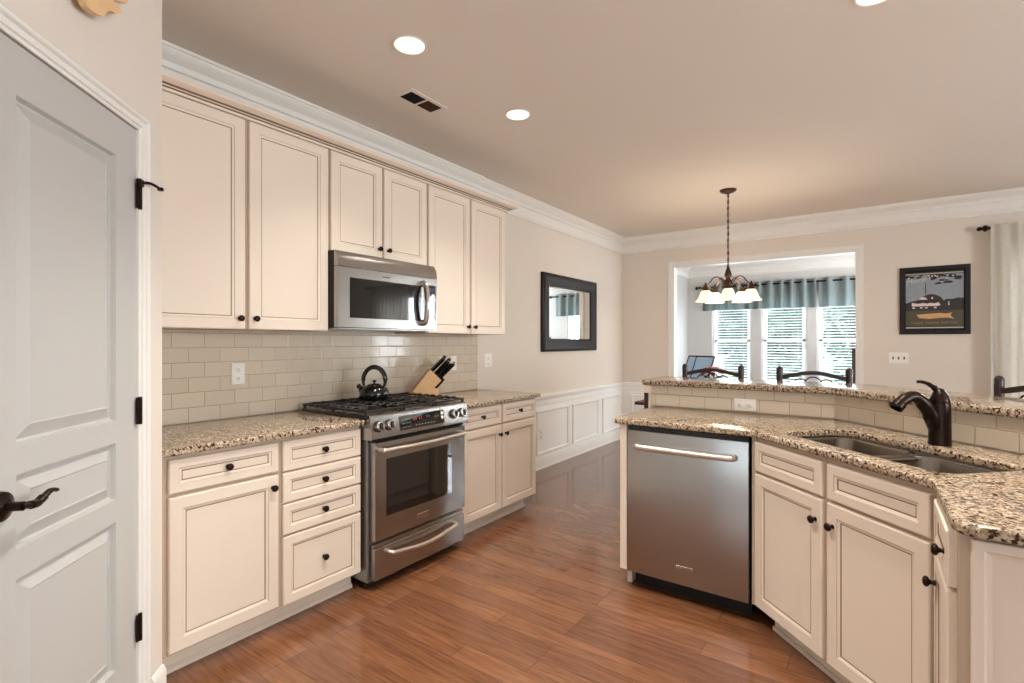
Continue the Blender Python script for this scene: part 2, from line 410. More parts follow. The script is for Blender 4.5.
# pantry wall at 45 degrees, local x runs towards the kitchen corner, room side is -y
RP = math.radians(135); QP = (.67, .774, 0)
bm = B(); box(bm, -.135, 0, 0, .1, 0, CE); box(bm, -1.12, -.825, 0, .1, 0, CE); box(bm, -.825, -.135, 0, .1, 2.068, CE)
structure('wall_pantry', bm, 'wall', loc=QP, rz=RP, smooth=False)
def casing_profile(w, t=.022):
    return [(0, 0), (0, -t*.35), (w*.10, -t*.45), (w*.16, -t*.30), (w*.24, -t*.30), (w*.30, -t*.62), (w*.62, -t*.70), (w*.68, -t*.55), (w*.74, -t*.85), (w*.82, -t), (w, -t), (w, 0)]
def casing(name, x0, x1, z1, w, loc, rz, m='trim', z0=0, t=.022):
    """door casing round the opening x0..x1 up to z1, mitred"""
    bm = B(); pr = casing_profile(w, t)
    path = [((x0, z0), (-1, 0)), ((x0, z1), (-1, 1)), ((x1, z1), (1, 1)), ((x1, z0), (1, 0))]
    R = [[bm.verts.new((p[0]+d[0]*a, b, p[1]+d[1]*a)) for a, b in pr] for p, d in path]
    for a, b in zip(R, R[1:]):
        for i in range(len(pr)-1): bm.faces.new((a[i], a[i+1], b[i+1], b[i]))
    for r in (R[0], R[-1]): bm.faces.new(r)
    return structure(name, bm, m, loc=loc, rz=rz, ang=20)
casing('trim_1', -.82, -.168, 2.05, .045, QP, RP)
bm = B(); box(bm, -.164, -.135, -.001, .1, 0, 2.068); box(bm, -.825, -.808, -.001, .1, 0, 2.068); box(bm, -.825, -.135, -.001, .1, 2.052, 2.068)
box(bm, -.808, -.152, .05, .06, 0, 2.052)
structure('trim_2', bm, 'trim', loc=QP, rz=RP, smooth=False)

# pantry door: three raised panels, three hinges, lever
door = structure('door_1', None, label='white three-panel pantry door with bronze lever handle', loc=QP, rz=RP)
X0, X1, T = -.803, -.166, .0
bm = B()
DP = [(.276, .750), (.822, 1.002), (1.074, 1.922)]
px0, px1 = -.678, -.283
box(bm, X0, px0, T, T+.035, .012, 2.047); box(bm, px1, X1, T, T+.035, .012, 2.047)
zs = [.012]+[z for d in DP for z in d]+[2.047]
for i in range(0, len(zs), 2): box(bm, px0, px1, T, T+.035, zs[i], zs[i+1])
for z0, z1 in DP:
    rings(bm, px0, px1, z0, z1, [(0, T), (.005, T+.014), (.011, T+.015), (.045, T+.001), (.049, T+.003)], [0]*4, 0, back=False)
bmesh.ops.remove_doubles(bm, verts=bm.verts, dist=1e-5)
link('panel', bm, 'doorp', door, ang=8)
for i, z in enumerate((.35, 1.09, 1.825)):
    bm = B(); lathe(bm, [(0, -.048), (.0065, -.046), (.0065, .046), (.0, .048)], 10)
    box(bm, -.016, -.001, .0, .004, -.045, .045); box(bm, .001, .012, .0, .004, -.045, .045)
    link('hinge', bm, 'bronze', door, (-.166, -.010, z))
bm = B(); tube(bm, spline([(-.178, -.02, 1.866), (-.155, -.035, 1.872), (-.13, -.045, 1.868), (-.108, -.046, 1.866)]), .005, 8)
lathe(bm, [(0, 0), (.010, .002), (.010, .012), (0, .014)], 10, (-.108, -.046, 1.859)); box(bm, -.185, -.16, -.022, -.006, 1.855, 1.880, .003)
link('hinge_stop', bm, 'bronze', door)
bm = B(); lathe(bm, [(0, -.018), (.012, -.018), (.018, -.016), (.034, -.008), (.036, 0), (0, .001)], 28, axis='y')
hd = link('rosette', bm, 'bronze', door, (-.727, 0, .940))
bm = B(); lathe(bm, [(.011, -.05), (.011, 0)], 14, axis='y')
tube(bm, spline([(-.006, -.05, 0), (.018, -.052, -.003), (.038, -.052, -.004), (.058, -.054, .006), (.078, -.056, .015), (.098, -.056, .010)]),
     [.009]*8+[.0135]*8+[.012]*8+[.0085]*8+[.007]*8+[.006], 12, flat=.75)
link('lever', bm, 'bronze', hd)

# ------------------------------------------------------------------ trims of the room
def run_trim(name, prof, path, m='trim', closed=False, label=None):
    """sweep profile (out, z) along a plan polyline; out is to the right of travel"""
    bm = B(); P = [Vector(p) for p in path]; n = len(P); R = []
    cache = {}
    for o, z in prof: cache.setdefault(o, offset(path, -o))
    for i in range(n): R.append([bm.verts.new((*cache[o][i], z)) for o, z in prof])
    for a, b in zip(R, R[1:]):
        for k in range(len(prof)): bm.faces.new((a[k], a[(k+1) % len(prof)], b[(k+1) % len(prof)], b[k]))
    bm.faces.new(R[0]); bm.faces.new(R[-1][::-1])
    return structure(name, bm, m, label=label, ang=25)
CR = [(0, CE), (.088, CE), (.088, CE-.014), (.080, CE-.016), (.080, CE-.022), (.074, CE-.034), (.055, CE-.050), (.036, CE-.066), (.030, CE-.084), (.030, CE-.092), (.018, CE-.096),
      (.018, CE-.165), (.026, CE-.170), (.028, CE-.186), (.022, CE-.192), (.018, CE-.207), (0, CE-.207)]
CR2 = [(o+.014 if o else 0, z) for o, z in CR]
run_trim('trim_3', CR2, [(0, .775), (0, 3.415)])
run_trim('trim_4', CR, [(0, 3.415), (0, YB), (7.6, YB)])
run_trim('trim_5', [(o, z) for o, z in CR], [(-.08, YB+.13), (-.08, YS), (5.0, YS), (5.0, YB+.13)])
run_trim('trim_6', CR, [(7.6, YB), (7.6, -3.48), (1.45, -3.48), (1.45, -.03)])
BBP = [(0, 0), (.020, 0), (.020, .016), (.014, .022), (.014, .105), (.010, .118), (.004, .13), (0, .13)]
run_trim('baseboard_left', BBP, [(0, 3.44), (0, YB), (.63, YB)])
run_trim('baseboard_back', BBP, [(2.76, YB), (7.6, YB), (7.6, -3.48), (1.45, -3.48), (1.45, -.03)])
run_trim('baseboard_sunroom', BBP, [(-.08, YB+.13), (-.08, YS), (5.0, YS)])
c135, s135 = math.cos(RP), math.sin(RP)
def pq(x, y=0): return (QP[0]+c135*x-s135*y, QP[1]+s135*x+c135*y)
run_trim('baseboard_pantry', [(o*.9, z*.9) for o, z in BBP], [pq(-.079), pq(0), (.60, .774)])
CH = [(0, .655), (.008, .66), (.012, .672), (.010, .69), (.012, .715), (.022, .73), (.030, .745), (.034, .757), (.034, .768), (.028, .774), (0, .774)]
run_trim('trim_7', CH, [(0, 3.44), (0, YB), (.635, YB)], 'wains')
run_trim('trim_8', CH, [(2.755, YB), (3.9, YB)], 'wains')
wp = [(0, .1), (.004, .1), (.004, .67), (0, .67)]
run_trim('trim_9', wp, [(0, 3.44), (0, YB), (.635, YB)], 'wains')
def picture_mould(n, y0, y1, z0=.15, z1=.61):
    bm = B(); st = [(0, 0), (.002, -.008), (.008, -.016), (.018, -.014), (.026, -.006), (.03, 0)]
    R = []
    for ins, y in st: R.append([bm.verts.new((x, y, z)) for x, z in ((y0+ins, z0+ins), (y1-ins, z0+ins), (y1-ins, z1-ins), (y0+ins, z1-ins))])
    for a, b in zip(R, R[1:]):
        for i in range(4): bm.faces.new((a[i], a[(i+1) % 4], b[(i+1) % 4], b[i]))
    return bm
for k, (a, b) in enumerate(((3.52, 4.3), (4.38, 5.06), (5.15, 5.83), (5.94, 6.52))):
    structure('trim_%d' % (10+k), picture_mould(k, a, b), 'wains', loc=(.004, 0, 0), rz=PI/2)
structure('trim_14', picture_mould(9, .12, .56), 'wains', loc=(0, YB-.004, 0))
casing('trim_15', .70, 2.69, 2.315, .062, (0, YB, 0), 0, 'trim', t=.014)
bm = B(); box(bm, .70, .712, YB-.002, YB+.122, 0, 2.315); box(bm, 2.678, 2.69, YB-.002, YB+.122, 0, 2.315); box(bm, .70, 2.69, YB-.002, YB+.122, 2.303, 2.315)
structure('trim_16', bm, 'trim', smooth=False)

# ------------------------------------------------------------------ windows and blinds
wn = [0]
def window(x0, x1, z0, z1, loc, rz, double=True, case=True):
    wn[0] += 1
    r = structure('window_%d' % wn[0], None, loc=loc, rz=rz)
    bm = B(); f = .035
    box(bm, x0, x0+f, .03, .11, z0, z1); box(bm, x1-f, x1, .03, .11, z0, z1); box(bm, x0, x1, .03, .11, z0, z0+f); box(bm, x0, x1, .03, .11, z1-f, z1)
    link('window_frame', bm, 'trim', r, smooth=False)
    zm = (z0+z1)/2
    for a, b, y in ((z0+f, zm+.02, .06), (zm-.02, z1-f, .085)):
        bm = B(); s = .045
        box(bm, x0+f, x0+f+s, y, y+.025, a, b); box(bm, x1-f-s, x1-f, y, y+.025, a, b)
        box(bm, x0+f, x1-f, y, y+.025, a, a+s); box(bm, x0+f, x1-f, y, y+.025, b-s, b)
        sash = link('sash', bm, 'trim', r, smooth=False)
        link('pane', boxm(x0+f+s, x1-f-s, y+.010, y+.015, a+s, b-s), 'pane', sash, smooth=False)
    if case:
        bm = B(); c = .06
        box(bm, x0-c, x0, -.016, .0, z0-.05, z1+c); box(bm, x1, x1+c, -.016, 0, z0-.05, z1+c); box(bm, x0, x1, -.016, 0, z1, z1+c)
        box(bm, x0-c-.02, x1+c+.02, -.045, 0, z0-.03, z0); box(bm, x0-c, x1+c, -.014, 0, z0-.11, z0-.03)
        link('window_sill', bm, 'trim', r, smooth=False)
    return r
def blind(x0, x1, z0, z1, loc, rz, label, group, tilt=.35, step=.044):
    t = thing('window_blind', label, 'blind', loc, rz, group)
    link('head_rail', boxm(x0, x1, -.012, .028, z1-.045, z1, .003), 'blind', t)
    bm = B(); z = z1-.06
    dy, dz = .023*math.cos(tilt), .023*math.sin(tilt)
    while z > z0+.05:
        v = [bm.verts.new(p) for p in ((x0, .008-dy, z-dz), (x1, .008-dy, z-dz), (x1, .008, z+.003), (x0, .008, z+.003), (x1, .008+dy, z+dz), (x0, .008+dy, z+dz))]
        w_ = [bm.verts.new(q.co-Vector((0, 0, .0025))) for q in v]
        for q in ((0, 1, 2, 3), (3, 2, 4, 5)):
            bm.faces.new([v[i] for i in q]); bm.faces.new([w_[i] for i in q[::-1]])
        for a, b in ((0, 1), (1, 2), (2, 4), (4, 5), (5, 3), (3, 0)): bm.faces.new((v[b], v[a], w_[a], w_[b]))
        z -= step
    link('slats', bm, 'blind', t, smooth=False)
    link('bottom_rail', boxm(x0, x1, -.012, .028, z0+.004, z0+.026, .003), 'blind', t)
    for x in (x0+.1, x1-.1):
        bm = B(); tube(bm, [(x, .008, z0+.02), (x, .008, z1-.02)], .0015, 6); link('ladder_cord', bm, 'blind', t)
    return t
SW = [(.37, 1.05), (1.21, 1.92), (2.06, 2.77)]
nm = ['leftmost sunroom window, behind the chandelier', 'middle sunroom window of the three', 'rightmost sunroom window, beside the dark cabinet']
for (a, b), n in zip(SW, nm):
    window(a, b, .5, 2.2, (0, YS, 0), 0, case=False)
    blind(a+.037, b-.037, .537, 2.163, (0, YS+.0, 0), 0, 'white slatted blind in the '+n, 'sunroom blinds', .18, .048)
window(4.05, 5.85, .6, 2.25, (0, YB, 0), 0)
blind(4.09, 5.81, .637, 2.213, (0, YB, 0), 0, 'white slatted blind behind the sheer curtain', 'dining blinds', .3)
for a, b in ((.1, 1.3), (1.5, 2.7)): window(-b, -a, .6, 2.3, (7.6, 0, 0), -PI/2)  # unseen windows added to let in the right fill lamp
for a, b in ((2.2, 4.0), (4.5, 6.3)): window(-b, -a, .6, 2.3, (0, -3.48, 0), PI)  # unseen windows added for the rear fill lamp
window(-9.3, -7.3, .6, 2.2, (5.0, 0, 0), -PI/2)  # unseen sunroom window added for its side lamp

# ------------------------------------------------------------------ ceiling lights and vent
def spot(name, loc, power, col=(1, .945, .86), size=1.75, blend=1, parent=None):
    l = bpy.data.lights.new(name, 'SPOT'); l.energy = power; l.color = col; l.spot_size = size; l.spot_blend = blend; l.shadow_soft_size = .05
    o = bpy.data.objects.new(name, l); C.objects.link(o); o.location = loc
    if parent: o.parent = parent
    return o
cans = [(1.02, 1.69, 'recessed ceiling light nearest the upper cabinets and the vent', 58), (1.02, 2.60, 'smaller-looking recessed ceiling light beyond the air vent', 58),
        (2.85, 2.555, 'recessed ceiling light cut by the top edge of the photo', 58),
        (1.75, 1.25, None, 125), (2.95, 1.72, None, 80), (4.6, 2.4, None, 75), (4.6, -.4, None, 75), (5.2, 4.7, None, 100)]  # those without a label are unseen, added to brighten kitchen and dining side
for x, y, lb, pw in cans:
    t = thing('recessed_light', lb or 'added recessed light out of the frame, brightening the room', 'ceiling light', (x, y, CE), 0, 'recessed ceiling lights')
    bm = B(); lathe(bm, [(.070, .0), (.081, -.001), (.081, -.004), (.077, -.006), (.073, -.005), (.070, -.002), (.070, 0)], 36)
    link('trim_ring', bm, 'trim', t)
    bm = B(); lathe(bm, [(.071, -.003), (.066, .035), (.058, .068)], 36)
    link('baffle', bm, 'reflector', t)
    bm = B(); lathe(bm, [(0, .062), (.050, .063), (.060, .068), (0, .070)], 30)
    link('lamp', bm, 'cupwhite', t)
    spot('lamp_light', (0, 0, -.02), pw, parent=t)
# the ceiling is opened where each lamp sits
ce = bpy.data.objects['ceiling']
bm = B(); hol = [[(x+.072*math.cos(2*PI*k/28), y+.072*math.sin(2*PI*k/28)) for k in range(28)] for x, y, _, _ in cans]
slab(bm, [(-.3, -3.7), (7.7, -3.7), (7.7, 10.0), (-.3, 10.0)], CE, CE+.08, hol, 0)
old = ce.data; me = bpy.data.meshes.new('ceiling'); bm.to_mesh(me); bm.free(); me.materials.append(M['ceil']); ce.data = me; bpy.data.meshes.remove(old)
structure('roof', boxm(-.3, 7.7, -3.7, 10.0, CE+.09, CE+.12), 'ceil', smooth=False)

vt = thing('ceiling_vent', 'ceiling air vent with two dark openings above the upper cabinets', 'vent', (.646, 2.13, CE))
bm = B(); box(bm, -.075, -.05, -.15, .15, -.004, 0); box(bm, .05, .075, -.15, .15, -.004, 0)
for a, b in ((-.15, -.125), (.125, .15), (-.006, .006)): box(bm, -.05, .05, a, b, -.004, 0)
link('frame', bm, 'ceil', vt, smooth=False)
bm = B()
box(bm, -.05, .05, -.125, .125, -.0015, -.0005)
link('duct', bm, 'dark', vt, smooth=False)
for s in (-1, 1):
    bm = B()
    for k in range(9):
        x = -.045+k*.0112; y0, y1 = (-.125, -.006) if s < 0 else (.006, .125)
        v = [bm.verts.new(p) for p in ((x, y0, -.0045), (x, y1, -.0045), (x+.006*s, y1, -.002), (x+.006*s, y0, -.002))]
        bm.faces.new(v)
        v2 = [bm.verts.new(q.co+Vector((.001, 0, .0005))) for q in v]; bm.faces.new(v2[::-1])
        for i in range(4): bm.faces.new((v[i], v2[i], v2[(i+1) % 4], v[(i+1) % 4]))
    link('louver', bm, 'antique' if s > 0 else 'dark', vt, smooth=False)  # lit bank bronze, shaded bank dark: light put into the louver materials

# ------------------------------------------------------------------ cabinets (local: x right, y into the cabinet, z up, faces -y)
def knob_bm():
    bm = B(); lathe(bm, [(0, -.030), (.008, -.0295), (.0135, -.026), (.0155, -.021), (.0135, -.017), (.007, -.013), (.0055, -.008), (.008, -.002), (.009, 0), (0, .0)], 18, axis='y')
    return bm
KN = bpy.data.meshes.new('knob'); _b = knob_bm(); bmesh.ops.recalc_face_normals(_b, faces=_b.faces); _b.to_mesh(KN); _b.free(); KN.materials.append(M['bronze'])
KN.polygons.foreach_set('use_smooth', [True]*len(KN.polygons))
def knob(parent, x, z, y=-.02):
    o = bpy.data.objects.new('knob', KN); C.objects.link(o); o.parent = parent; o.location = (x, y, z); return o
def front(root, name, x0, x1, z0, z1, rail=.046, kn=None, t=.02):
    bm = B(); g = .0042
    st = [(.0, 0), (0, -t+.005), (.0025, -t+.0015), (.005, -t), (rail, -t), (rail+.002, -t+.0020), (rail+.012, -t+.0055), (rail+.012+g, -t+.0075), (rail+.018+g, -t+.0075)]
    rings(bm, x0, x1, z0, z1, st, [0, 0, 0, 0, 2, 0, 1, 0], 0)
    o = link(name, bm, ['cab', 'glaze', 'gap'], root, ang=12)
    if kn: knob(o, kn[0], kn[1], -t if kn[2:] == () else kn[2])
    return o
def dkn(x0, x1, z0, z1): return ((x0+x1)/2, (z0+z1)/2, -.0125)
def base_body(root, x0, x1, d=.60, toe=.07, top=.884, toe_x=(0, 0)):
    bm = B(); box(bm, x0, x1, 0, d, .10, top, .001)
    link('carcass', bm, 'gap', root, smooth=False)
    bm = B(); box(bm, x0+toe_x[0], x1-toe_x[1], toe, d, 0, .10)
    box(bm, x0+toe_x[0], x1-toe_x[1], toe-.012, toe, 0, .018); box(bm, x0+toe_x[0], x1-toe_x[1], toe-.006, toe, .018, .024)
    link('toe_kick', bm, 'cab', root, smooth=False)
RL = PI/2; XF = .606
def lroot(name, label, cat, y, x=XF, z=0): return thing(name, label, cat, (x, y, z), RL)
# left run, y is world y of the left edge
c = lroot('base_cabinet', 'cream base cabinet with one drawer over one door beside the pantry wall', 'cabinet', .775)
base_body(c, 0, .4915)
o = 0.775
front(c, 'drawer', .813-o, 1.257-o, .733, .866, .034, dkn(.813-o, 1.257-o, .733, .866))
front(c, 'door', .813-o, 1.257-o, .112, .719, .048, (1.257-o-.03, .665))
c = lroot('drawer_base_cabinet', 'cream base cabinet with a stack of four drawers left of the range', 'cabinet', 1.2667)
o = 1.2667; base_body(c, .0, .447)
for a, b in ((.725, .866), (.579, .718), (.431, .571), (.104, .422)):
    front(c, 'drawer', 1.277-o, 1.711-o, a, b, .034 if b-a < .2 else .04, dkn(1.277-o, 1.711-o, a, b))
c = lroot('base_cabinet', 'cream base cabinet with two drawers over two doors right of the range', 'cabinet', 2.505)
o = 2.505; base_body(c, 0, .925, toe_x=(0, .06))
for a, b, s in ((2.521, 2.957, 1), (2.973, 3.417, -1)):
    front(c, 'drawer', a-o, b-o, .735, .872, .034, dkn(a-o, b-o, .735, .872))
    front(c, 'door', a-o, b-o, .108, .721, .048, ((b-o-.03) if s > 0 else (a-o+.03), .655))
# wall cabinets
XU = .325
def wall_body(root, w, z0, z1, d=.322):
    bm = B(); box(bm, 0, w, 0, d, z0, z1, .001); link('carcass', bm, 'gap', root, smooth=False)
def wroot(label, y): return thing('wall_cabinet', label, 'cabinet', (XU, y, 0), RL)
c = wroot('tall cream two-door wall cabinet nearest the pantry, left of the microwave', .78); o = .78
wall_body(c, .932, 1.387, 2.43)
front(c, 'door', .795-o, 1.2455-o, 1.387, 2.412, .05, (1.2455-o-.028, 1.44)); front(c, 'door', 1.265-o, 1.707-o, 1.387, 2.412, .05, (1.265-o+.028, 1.44))
c = wroot('short cream two-door wall cabinet above the microwave', 1.714); o = 1.714
wall_body(c, .772, 1.842, 2.43)
front(c, 'door', 1.724-o, 2.091-o, 1.842, 2.412, .05, (2.091-o-.028, 1.90)); front(c, 'door', 2.107-o, 2.477-o, 1.842, 2.412, .05, (2.107-o+.028, 1.90))
c = wroot('tall cream two-door wall cabinet right of the microwave', 2.488); o = 2.488
wall_body(c, .904, 1.387, 2.43)
front(c, 'door', 2.497-o, 2.932-o, 1.387, 2.412, .05, (2.932-o-.028, 1.44)); front(c, 'door', 2.953-o, 3.380-o, 1.387, 2.412, .05, (2.953-o+.028, 1.44))
crown = [(0, 2.414), (.026, 2.414), (.028, 2.424), (.040, 2.427), (.042, 2.431), (.058, 2.434), (.080, 2.444), (.086, 2.447), (.086, 2.462), (0, 2.470)]
bm = B(); pth = [(XU, .78), (XU, 3.392), (.003, 3.392)]; cache = {}
for a, z in crown: cache.setdefault(a, offset(pth, -a))
R = [[bm.verts.new((*cache[a][i], z)) for a, z in crown] for i in range(3)]
for a, b in zip(R, R[1:]):
    for k in range(len(crown)):
        f = bm.faces.new((a[k], a[(k+1) % len(crown)], b[(k+1) % len(crown)], b[k])); f.material_index = 1 if k in (2, 4) else 0
bm.faces.new(R[0]); bm.faces.new(R[-1][::-1])
tag(link('cabinet_cornice', bm, ['cab', 'glaze'], ang=20), 'cream crown moulding with brown glaze lines along the top of the wall cabinets', 'moulding')

# ------------------------------------------------------------------ countertops of the left run, tile
def ctop(name, outer, label, holes=(), z0=.884, z1=.914):
    bm = B(); slab(bm, outer, z0, z1, holes, .009); return tag(link(name, bm, 'granite', ang=50), label, 'countertop')
ctop('countertop', [(.004, .776), (.652, .776), (.652, 1.715), (.004, 1.715)], 'speckled brown granite countertop left of the range')
ctop('countertop', [(.004, 2.500), (.652, 2.500), (.652, 3.445), (.004, 3.445)], 'speckled brown granite countertop under the knife block, right of the range')
def tile_strip(name, path, z0, z1, thick, label, off=0):
    bm = B(); uvl = bm.loops.layers.uv.new('UVMap'); back = offset(path, thick); s = off
    for i in range(len(path)-1):
        a, b = Vector(path[i]), Vector(path[i+1]); L = (b-a).length
        v = [bm.verts.new((a.x, a.y, z0)), bm.verts.new((b.x, b.y, z0)), bm.verts.new((b.x, b.y, z1)), bm.verts.new((a.x, a.y, z1))]
        f = bm.faces.new(v)
        for l, (u, z) in zip(f.loops, ((s, z0), (s+L, z0), (s+L, z1), (s, z1))): l[uvl].uv = (u, z-.914)
        bv = [bm.verts.new((*back[i], z0)), bm.verts.new((*back[i+1], z0)), bm.verts.new((*back[i+1], z1)), bm.verts.new((*back[i], z1))]
        bm.faces.new(bv[::-1]); bm.faces.new((v[3], v[2], bv[2], bv[3])); bm.faces.new((v[0], bv[0], bv[1], v[1]))
        if i == 0: bm.faces.new((v[0], v[3], bv[3], bv[0]))
        if i == len(path)-2: bm.faces.new((v[2], v[1], bv[1], bv[2]))
        s += L
    bmesh.ops.remove_doubles(bm, verts=bm.verts, dist=1e-5)
    return tag(link(name, bm, 'tile', smooth=False), label, 'backsplash')
tile_strip('tile_backsplash', [(.008, .776), (.008, 3.43)], .9145, 1.386, .0075, 'beige subway tile backsplash on the wall behind the range', .03)

# ------------------------------------------------------------------ peninsula
CK = Vector((2.396, 2.57)); UD = Vector((1, -1)).normalized(); ND = Vector((1, 1)).normalized()
def pen(s, d): p = CK+UD*s+ND*d; return (p.x, p.y)
P45 = -PI/4
WF = [(1.66, 3.2), (2.668, 3.2), (3.668, 2.2), (3.668, 1.45)]          # kitchen face of the raised bar wall
inn = offset(WF, .115)
bm = B(); prism(bm, offset(WF, .004)+inn[::-1], 'z', 0, 1.044)
structure('wall_bar', bm, 'almond', smooth=False)
tile_strip('tile_backsplash', offset(WF, -.004), .9145, 1.0435, .0075, 'two rows of beige subway tile on the raised bar wall behind the sink', .045)
bm = B(); box(bm, 1.645, 1.66, 3.185, 3.33, 0, 1.044, .002); box(bm, 1.622, 1.665, 3.172, 3.345, .995, 1.044, .003)
bm2 = bm
tag(link('end_post', bm, 'almond'), 'cream wood end post with small cap at the left end of the raised bar', 'post')
bt = offset(WF, -.030); bo = offset(WF, .40)
def round_end(p, q, r):
    return [p, q]
bm = B()
lft = 1.598
outer = [(lft+.03, bt[0][1])]+bt[1:]+bo[::-1][:-1]+[(lft+.06, bo[0][1]), (lft, bo[0][1]-.06), (lft, bt[0][1]+.03)]
slab(bm, outer, 1.0445, 1.080, (), .010)
tag(link('raised_countertop', bm, 'granite', ang=50), 'raised granite bar top bending around behind the sink', 'countertop')
# counter with sink cut-out
A_ = (2.388, 2.545); Bq = (2.982, 1.951)
cut = [pen(s, d) for s, d in rrect(.045, .80, .078, .425, .055)]
outer = [(1.715, 2.545), A_, (2.975, 1.958), (2.982, 1.94), (2.984, 1.56), (2.996, 1.532), (3.025, 1.52), (3.655, 1.52), (3.655, 2.195), (2.664, 3.19), (1.685, 3.19), (1.685, 2.575), (1.694, 2.553)]
ctop('countertop', outer, 'granite peninsula countertop with the sink cut-out and angled front', [cut])
# sink
sk = thing('kitchen_sink', 'stainless steel double bowl sink set under the granite', 'sink', (CK.x, CK.y, .880), P45)
def bowl(x0, x1, y0, y1, depth):
    bm = B(); L = []
    for ins, z, r in ((-.012, 0, .065), (0, 0, .06), (.004, -.01, .058), (.010, -depth+.04, .056), (.03, -depth+.008, .05), (.06, -depth, .04)):
        L.append([bm.verts.new((x, y, z)) for x, y in rrect(x0+ins, x1-ins, y0+ins, y1-ins, r, 6)])
    n = len(L[0])
    for a, b in zip(L, L[1:]):
        for i in range(n): bm.faces.new((a[i], a[(i+1) % n], b[(i+1) % n], b[i]))
    bm.faces.new(L[-1]); return bm
for x0, x1 in ((.05, .41), (.438, .795)):
    b = link('basin', bowl(x0, x1, .083, .42, .2), 'sink', sk, ang=60)
    bm = B(); lathe(bm, [(0, -.196), (.02, -.196), (.03, -.1955), (.044, -.197), (.046, -.2)], 24, ((x0+x1)/2, .255, 0)); link('drain', bm, 'chrome', b)
link('divider', boxm(.402, .446, .085, .418, -.022, -.008, .004), 'sink', sk)
# faucet
fx, fy = pen(.418, .508)
fa = thing('faucet', 'oil-rubbed bronze kitchen faucet with single lever behind the sink', 'faucet', (fx, fy, .914), P45)
bm = B(); lathe(bm, [(0, .0), (.0375, .0), (.0385, .006), (.037, .012), (.0365, .06), (.036, .13), (.036, .155), (.034, .168), (.0, .170)], 28)
link('body', bm, 'bronze', fa)
bm = B(); tube(bm, spline([(0, -.004, .045), (-.003, -.022, .09), (-.006, -.052, .145), (-.010, -.088, .184), (-.012, -.118, .194), (-.015, -.152, .180), (-.017, -.176, .160), (-.018, -.185, .152)], 6),
     [.028]*4+[.029]*6+[.026]*6+[.0225]*6+[.021]*6+[.022]*6+[.0255]*6+[.027]*3, 18)
sp = link('spout', bm, 'bronze', fa, ang=60)
bm = B(); lathe(bm, [(0, 0), (.020, 0), (.022, .004), (0, .006)], 20); link('aerator', bm, 'black', sp, (-.0185, -.1865, .1475), (math.radians(-38), 0, 0))
bm = B(); lathe(bm, [(.034, .168), (.0350, .174), (.033, .186), (.025, .206), (.015, .222), (.0, .228)], 24)
tube(bm, spline([(.004, 0, .195), (-.002, -.008, .216), (-.010, -.022, .232), (-.020, -.036, .244), (-.032, -.052, .250), (-.040, -.063, .249)], 5), [.016]*5+[.0115]*5+[.0085]*5+[.0068]*5+[.006]*5+[.0065], 12)
link('handle', bm, 'bronze', fa, ang=60)
bm = B(); lathe(bm, [(0, -.0365), (.006, -.0362), (.007, -.033)], 12, (0, 0, .14), axis='y'); link('set_screw_cap', bm, 'chrome', fa)

# dishwasher and its end panel
ep = thing('cabinet_gable', 'narrow cream cabinet gable left of the dishwasher', 'panel', (1.717, 2.57, 0))
link('side', boxm(0, .038, 0, .60, .10, .884, .0015), 'cab', ep)
link('foot', boxm(.012, .038, .075, .60, 0, .10, .0015), 'cab', ep)
bm = B(); prism(bm, [(2.374, 2.572), (2.394, 2.572), (2.396, 2.59), (2.396, 3.16), (2.374, 3.16)], 'z', .10, .884)
tag(link('filler_stile', bm, 'gap', smooth=False), 'narrow cream filler strip between dishwasher and sink cabinet', 'panel')
dw = thing('dishwasher', 'stainless steel dishwasher with bar handle in the peninsula', 'dishwasher', (1.757, 2.57, 0))
W = .610
link('tub', boxm(.006, W-.006, .028, .57, .10, .878), 'dark', dw, smooth=False)
bm = B(); box(bm, .002, W-.006, -.004, .026, .098, .855, .004, 0, 2)
dd = link('door', bm, 'steelv', dw)
bm = B(); tube(bm, spline([(.055, -.006, .775), (.062, -.034, .776), (.10, -.046, .776), (.30, -.052, .776), (.50, -.046, .776), (.538, -.034, .776), (.545, -.006, .775)], 6), .0155, 12)
link('handle', bm, 'handle', dd, ang=60)
bm = B(); box(bm, .262, .348, -.0062, -.0035, .182, .196, .0015); link('nameplate', bm, 'chrome', dd)
link('toe_panel', boxm(.01, W-.01, .10, .115, 0.0, .096), 'dark', dw, smooth=False)
link('control_strip', boxm(.004, W-.006, .004, .028, .857, .877), 'black', dw, smooth=False)
def text(name, body, size, mtl, parent, loc, rot, shear=0, ext=.0004):
    cu = bpy.data.curves.new(name, 'FONT'); cu.body = body; cu.size = size; cu.extrude = ext; cu.align_x = 'CENTER'; cu.align_y = 'CENTER'; cu.shear = shear
    cu.materials.append(M[mtl]); q = bpy.data.objects.new(name, cu); C.objects.link(q)
    dg = bpy.context.evaluated_depsgraph_get(); me = bpy.data.meshes.new_from_object(q.evaluated_get(dg)); bpy.data.objects.remove(q); bpy.data.curves.remove(cu)
    o = bpy.data.objects.new(name, me); C.objects.link(o); o.parent = parent; o.location = loc; o.rotation_euler = rot
    return o
text('lettering', 'KitchenAid', .014, 'slot', dd, (.305, -.0066, .189), (PI/2, 0, 0))

